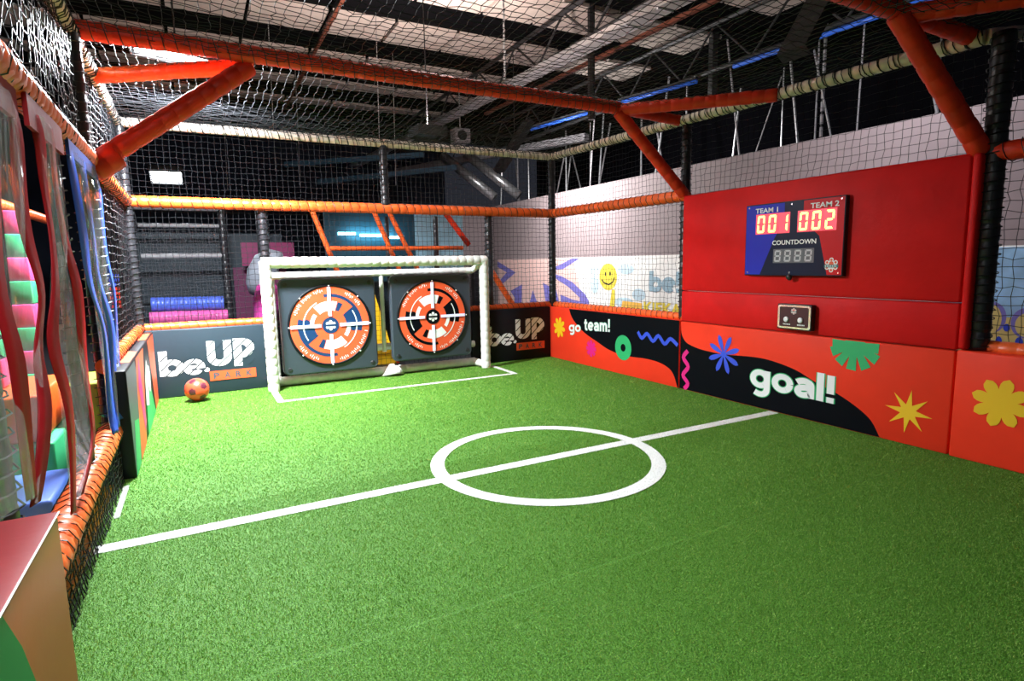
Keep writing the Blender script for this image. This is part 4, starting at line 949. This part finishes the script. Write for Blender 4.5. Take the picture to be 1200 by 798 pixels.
roofbar('roof_beam', 'pale roof beam to the right of the cable tray', (4.2, 5.0, 4.45), (1.5, 11.9, 4.45), .2, .18, 'grey_paint', 'beam')
roofbar('roof_beam', 'thin brown pipe under the left roof panels', (-2.35, -3, 5.42), (-2.30, 9, 5.42), .06, .05, 'rust_pipe', 'pipe')
roofbar('roof_beam', 'rust coloured pipe high above the right side', (2.2, -4, 5.0), (1.9, 6, 5.0), .07, .06, 'rust_pipe', 'pipe')
for i, (p0, p1, lb) in enumerate((((3.55, -3.2, 4.5), (3.38, -.24, 4.5), 'nearest blue strip light above the scoreboard'), ((3.42, .6, 4.5), (3.05, 2.3, 4.5), 'middle blue strip light under the roof on the right'), ((2.95, 3.2, 4.5), (2.6, 5.0, 4.5), 'farthest blue strip light under the roof'))):
    t = thing('blue_strip_light', lb, 'light', p0, 'blue strip lights under the roof')
    MB().tube([p0, p1], .035, 8).build('tube', 'blue_tube', t, True)
    q0, q1 = Vector(p0) + Vector((0, 0, .06)), Vector(p1) + Vector((0, 0, .06)); bar_part('backing_rail', q0, q1, .08, .03, 'dark_steel', t)
def rod(name, label, p0, p1, r, m, cat='rod', k=0):
    o = MB().tube([p0, p1], r, 6).build(name, m, None); return tag(o, label, cat)
chain = thing('hanging_chain', 'pale chain hanging from the roof to the cable tray end', 'chain', (-.2, 1.0, 4.2))
for i in range(17): MB().tube([(-.2, 1.0, 4.18 + i * .075), (-.2 + .012 * (i % 2), 1.0, 4.18 + i * .075 + .06)], .016, 6).build('link', 'silver', chain)
rod('roof_column', 'black steel column hanging by the middle of the roof', (1.43, 1.0, 3.75), (1.43, 1.0, 5.56), .06, 'black_metal', 'column')
rod('roof_column', 'black steel column hanging above the red padded wall', (4.25, 1.0, 4.3), (4.25, 1.0, 5.56), .10, 'black_metal', 'column')
pole = thing('marked_pole', 'white pole with dark bands high behind the scoreboard wall', 'pole', (4.6, -1.0, 2.9))
for i in range(13): MB().tube([(4.6, -1.0, 2.95 + i * .2), (4.6, -1.0, 3.1 + i * .2)], .028, 6).build('white_section', 'grey_paint', pole)
MB().tube([(4.6, -1.0, 2.9), (4.6, -1.0, 5.5)], .02, 6).build('core', 'black_metal', pole)
for i in range(26):
    yy = 9.8 - i * .52 + random.uniform(-.15, .15); dz = random.uniform(-.9, .9) if i % 3 else 0; xx = random.uniform(3.5, 5.5)
    rod('wall_stay', 'thin grey steel rod standing in the dark above the white wall', (xx, yy, 2.9), (xx, yy + dz, 4.9 + random.uniform(-.3, .3)), random.uniform(.012, .024), 'grey_paint' if i % 2 else 'silver', 'rod')['group'] = 'thin rods above the white wall'
for i, (a, b) in enumerate(((2.6, 7.6), (3.1, 7.1))):
    d = MB().tube([(a - .9, b + .8, 4.4), (a + .2, b - .2, 3.2)], .13, 14).build('duct', 'silver', None, True); tag(d, ('silver round duct slanting down behind the far corner', 'second slanting silver duct, right of the first')[i], 'duct')
pj_ = thing('speaker_box', 'small pale box with dark round opening under the roof by the tray', 'box', (.8, 5.0, 4.15))
box('case', (.62, 4.9, 4.05), (.98, 5.2, 4.35), 'grey_paint', pj_, .01)
MB().tube([(.8, 5.05, 4.34), (.8, 5.05, 5.56)], .012, 6).build('hanger', 'silver', pj_)
MB().tube([(.78, 4.9, 4.2), (.78, 4.885, 4.2)], .11, 16).build('opening', 'black_metal', pj_)
for i, (x_, y_) in enumerate(((-3.3, 3.5), (-1.7, 2.8), (-2.6, 5.5), (-.9, 4.5), (-3.9, 6.5))):
    rod('hanging_wire', 'thin pale wire hanging from the roof above the back net', (x_, y_, 2.9 + .1), (x_ + .05, y_, 5.56), .006, 'silver', 'wire')['group'] = 'hanging wires under the roof'
for i, (p0, p1, lb) in enumerate((((-1.6, 9, 3.6), (1.6, 7.2, 3.9), 'bluish steel brace in the far dark roof, lower'), ((-2.4, 9, 4.0), (.8, 7.4, 4.2), 'bluish steel brace in the far dark roof, upper'))):
    roofbar('roof_brace', lb, p0, p1, .12, .12, mat('blue_steel', (.05, .16, .26), .5), 'beam')
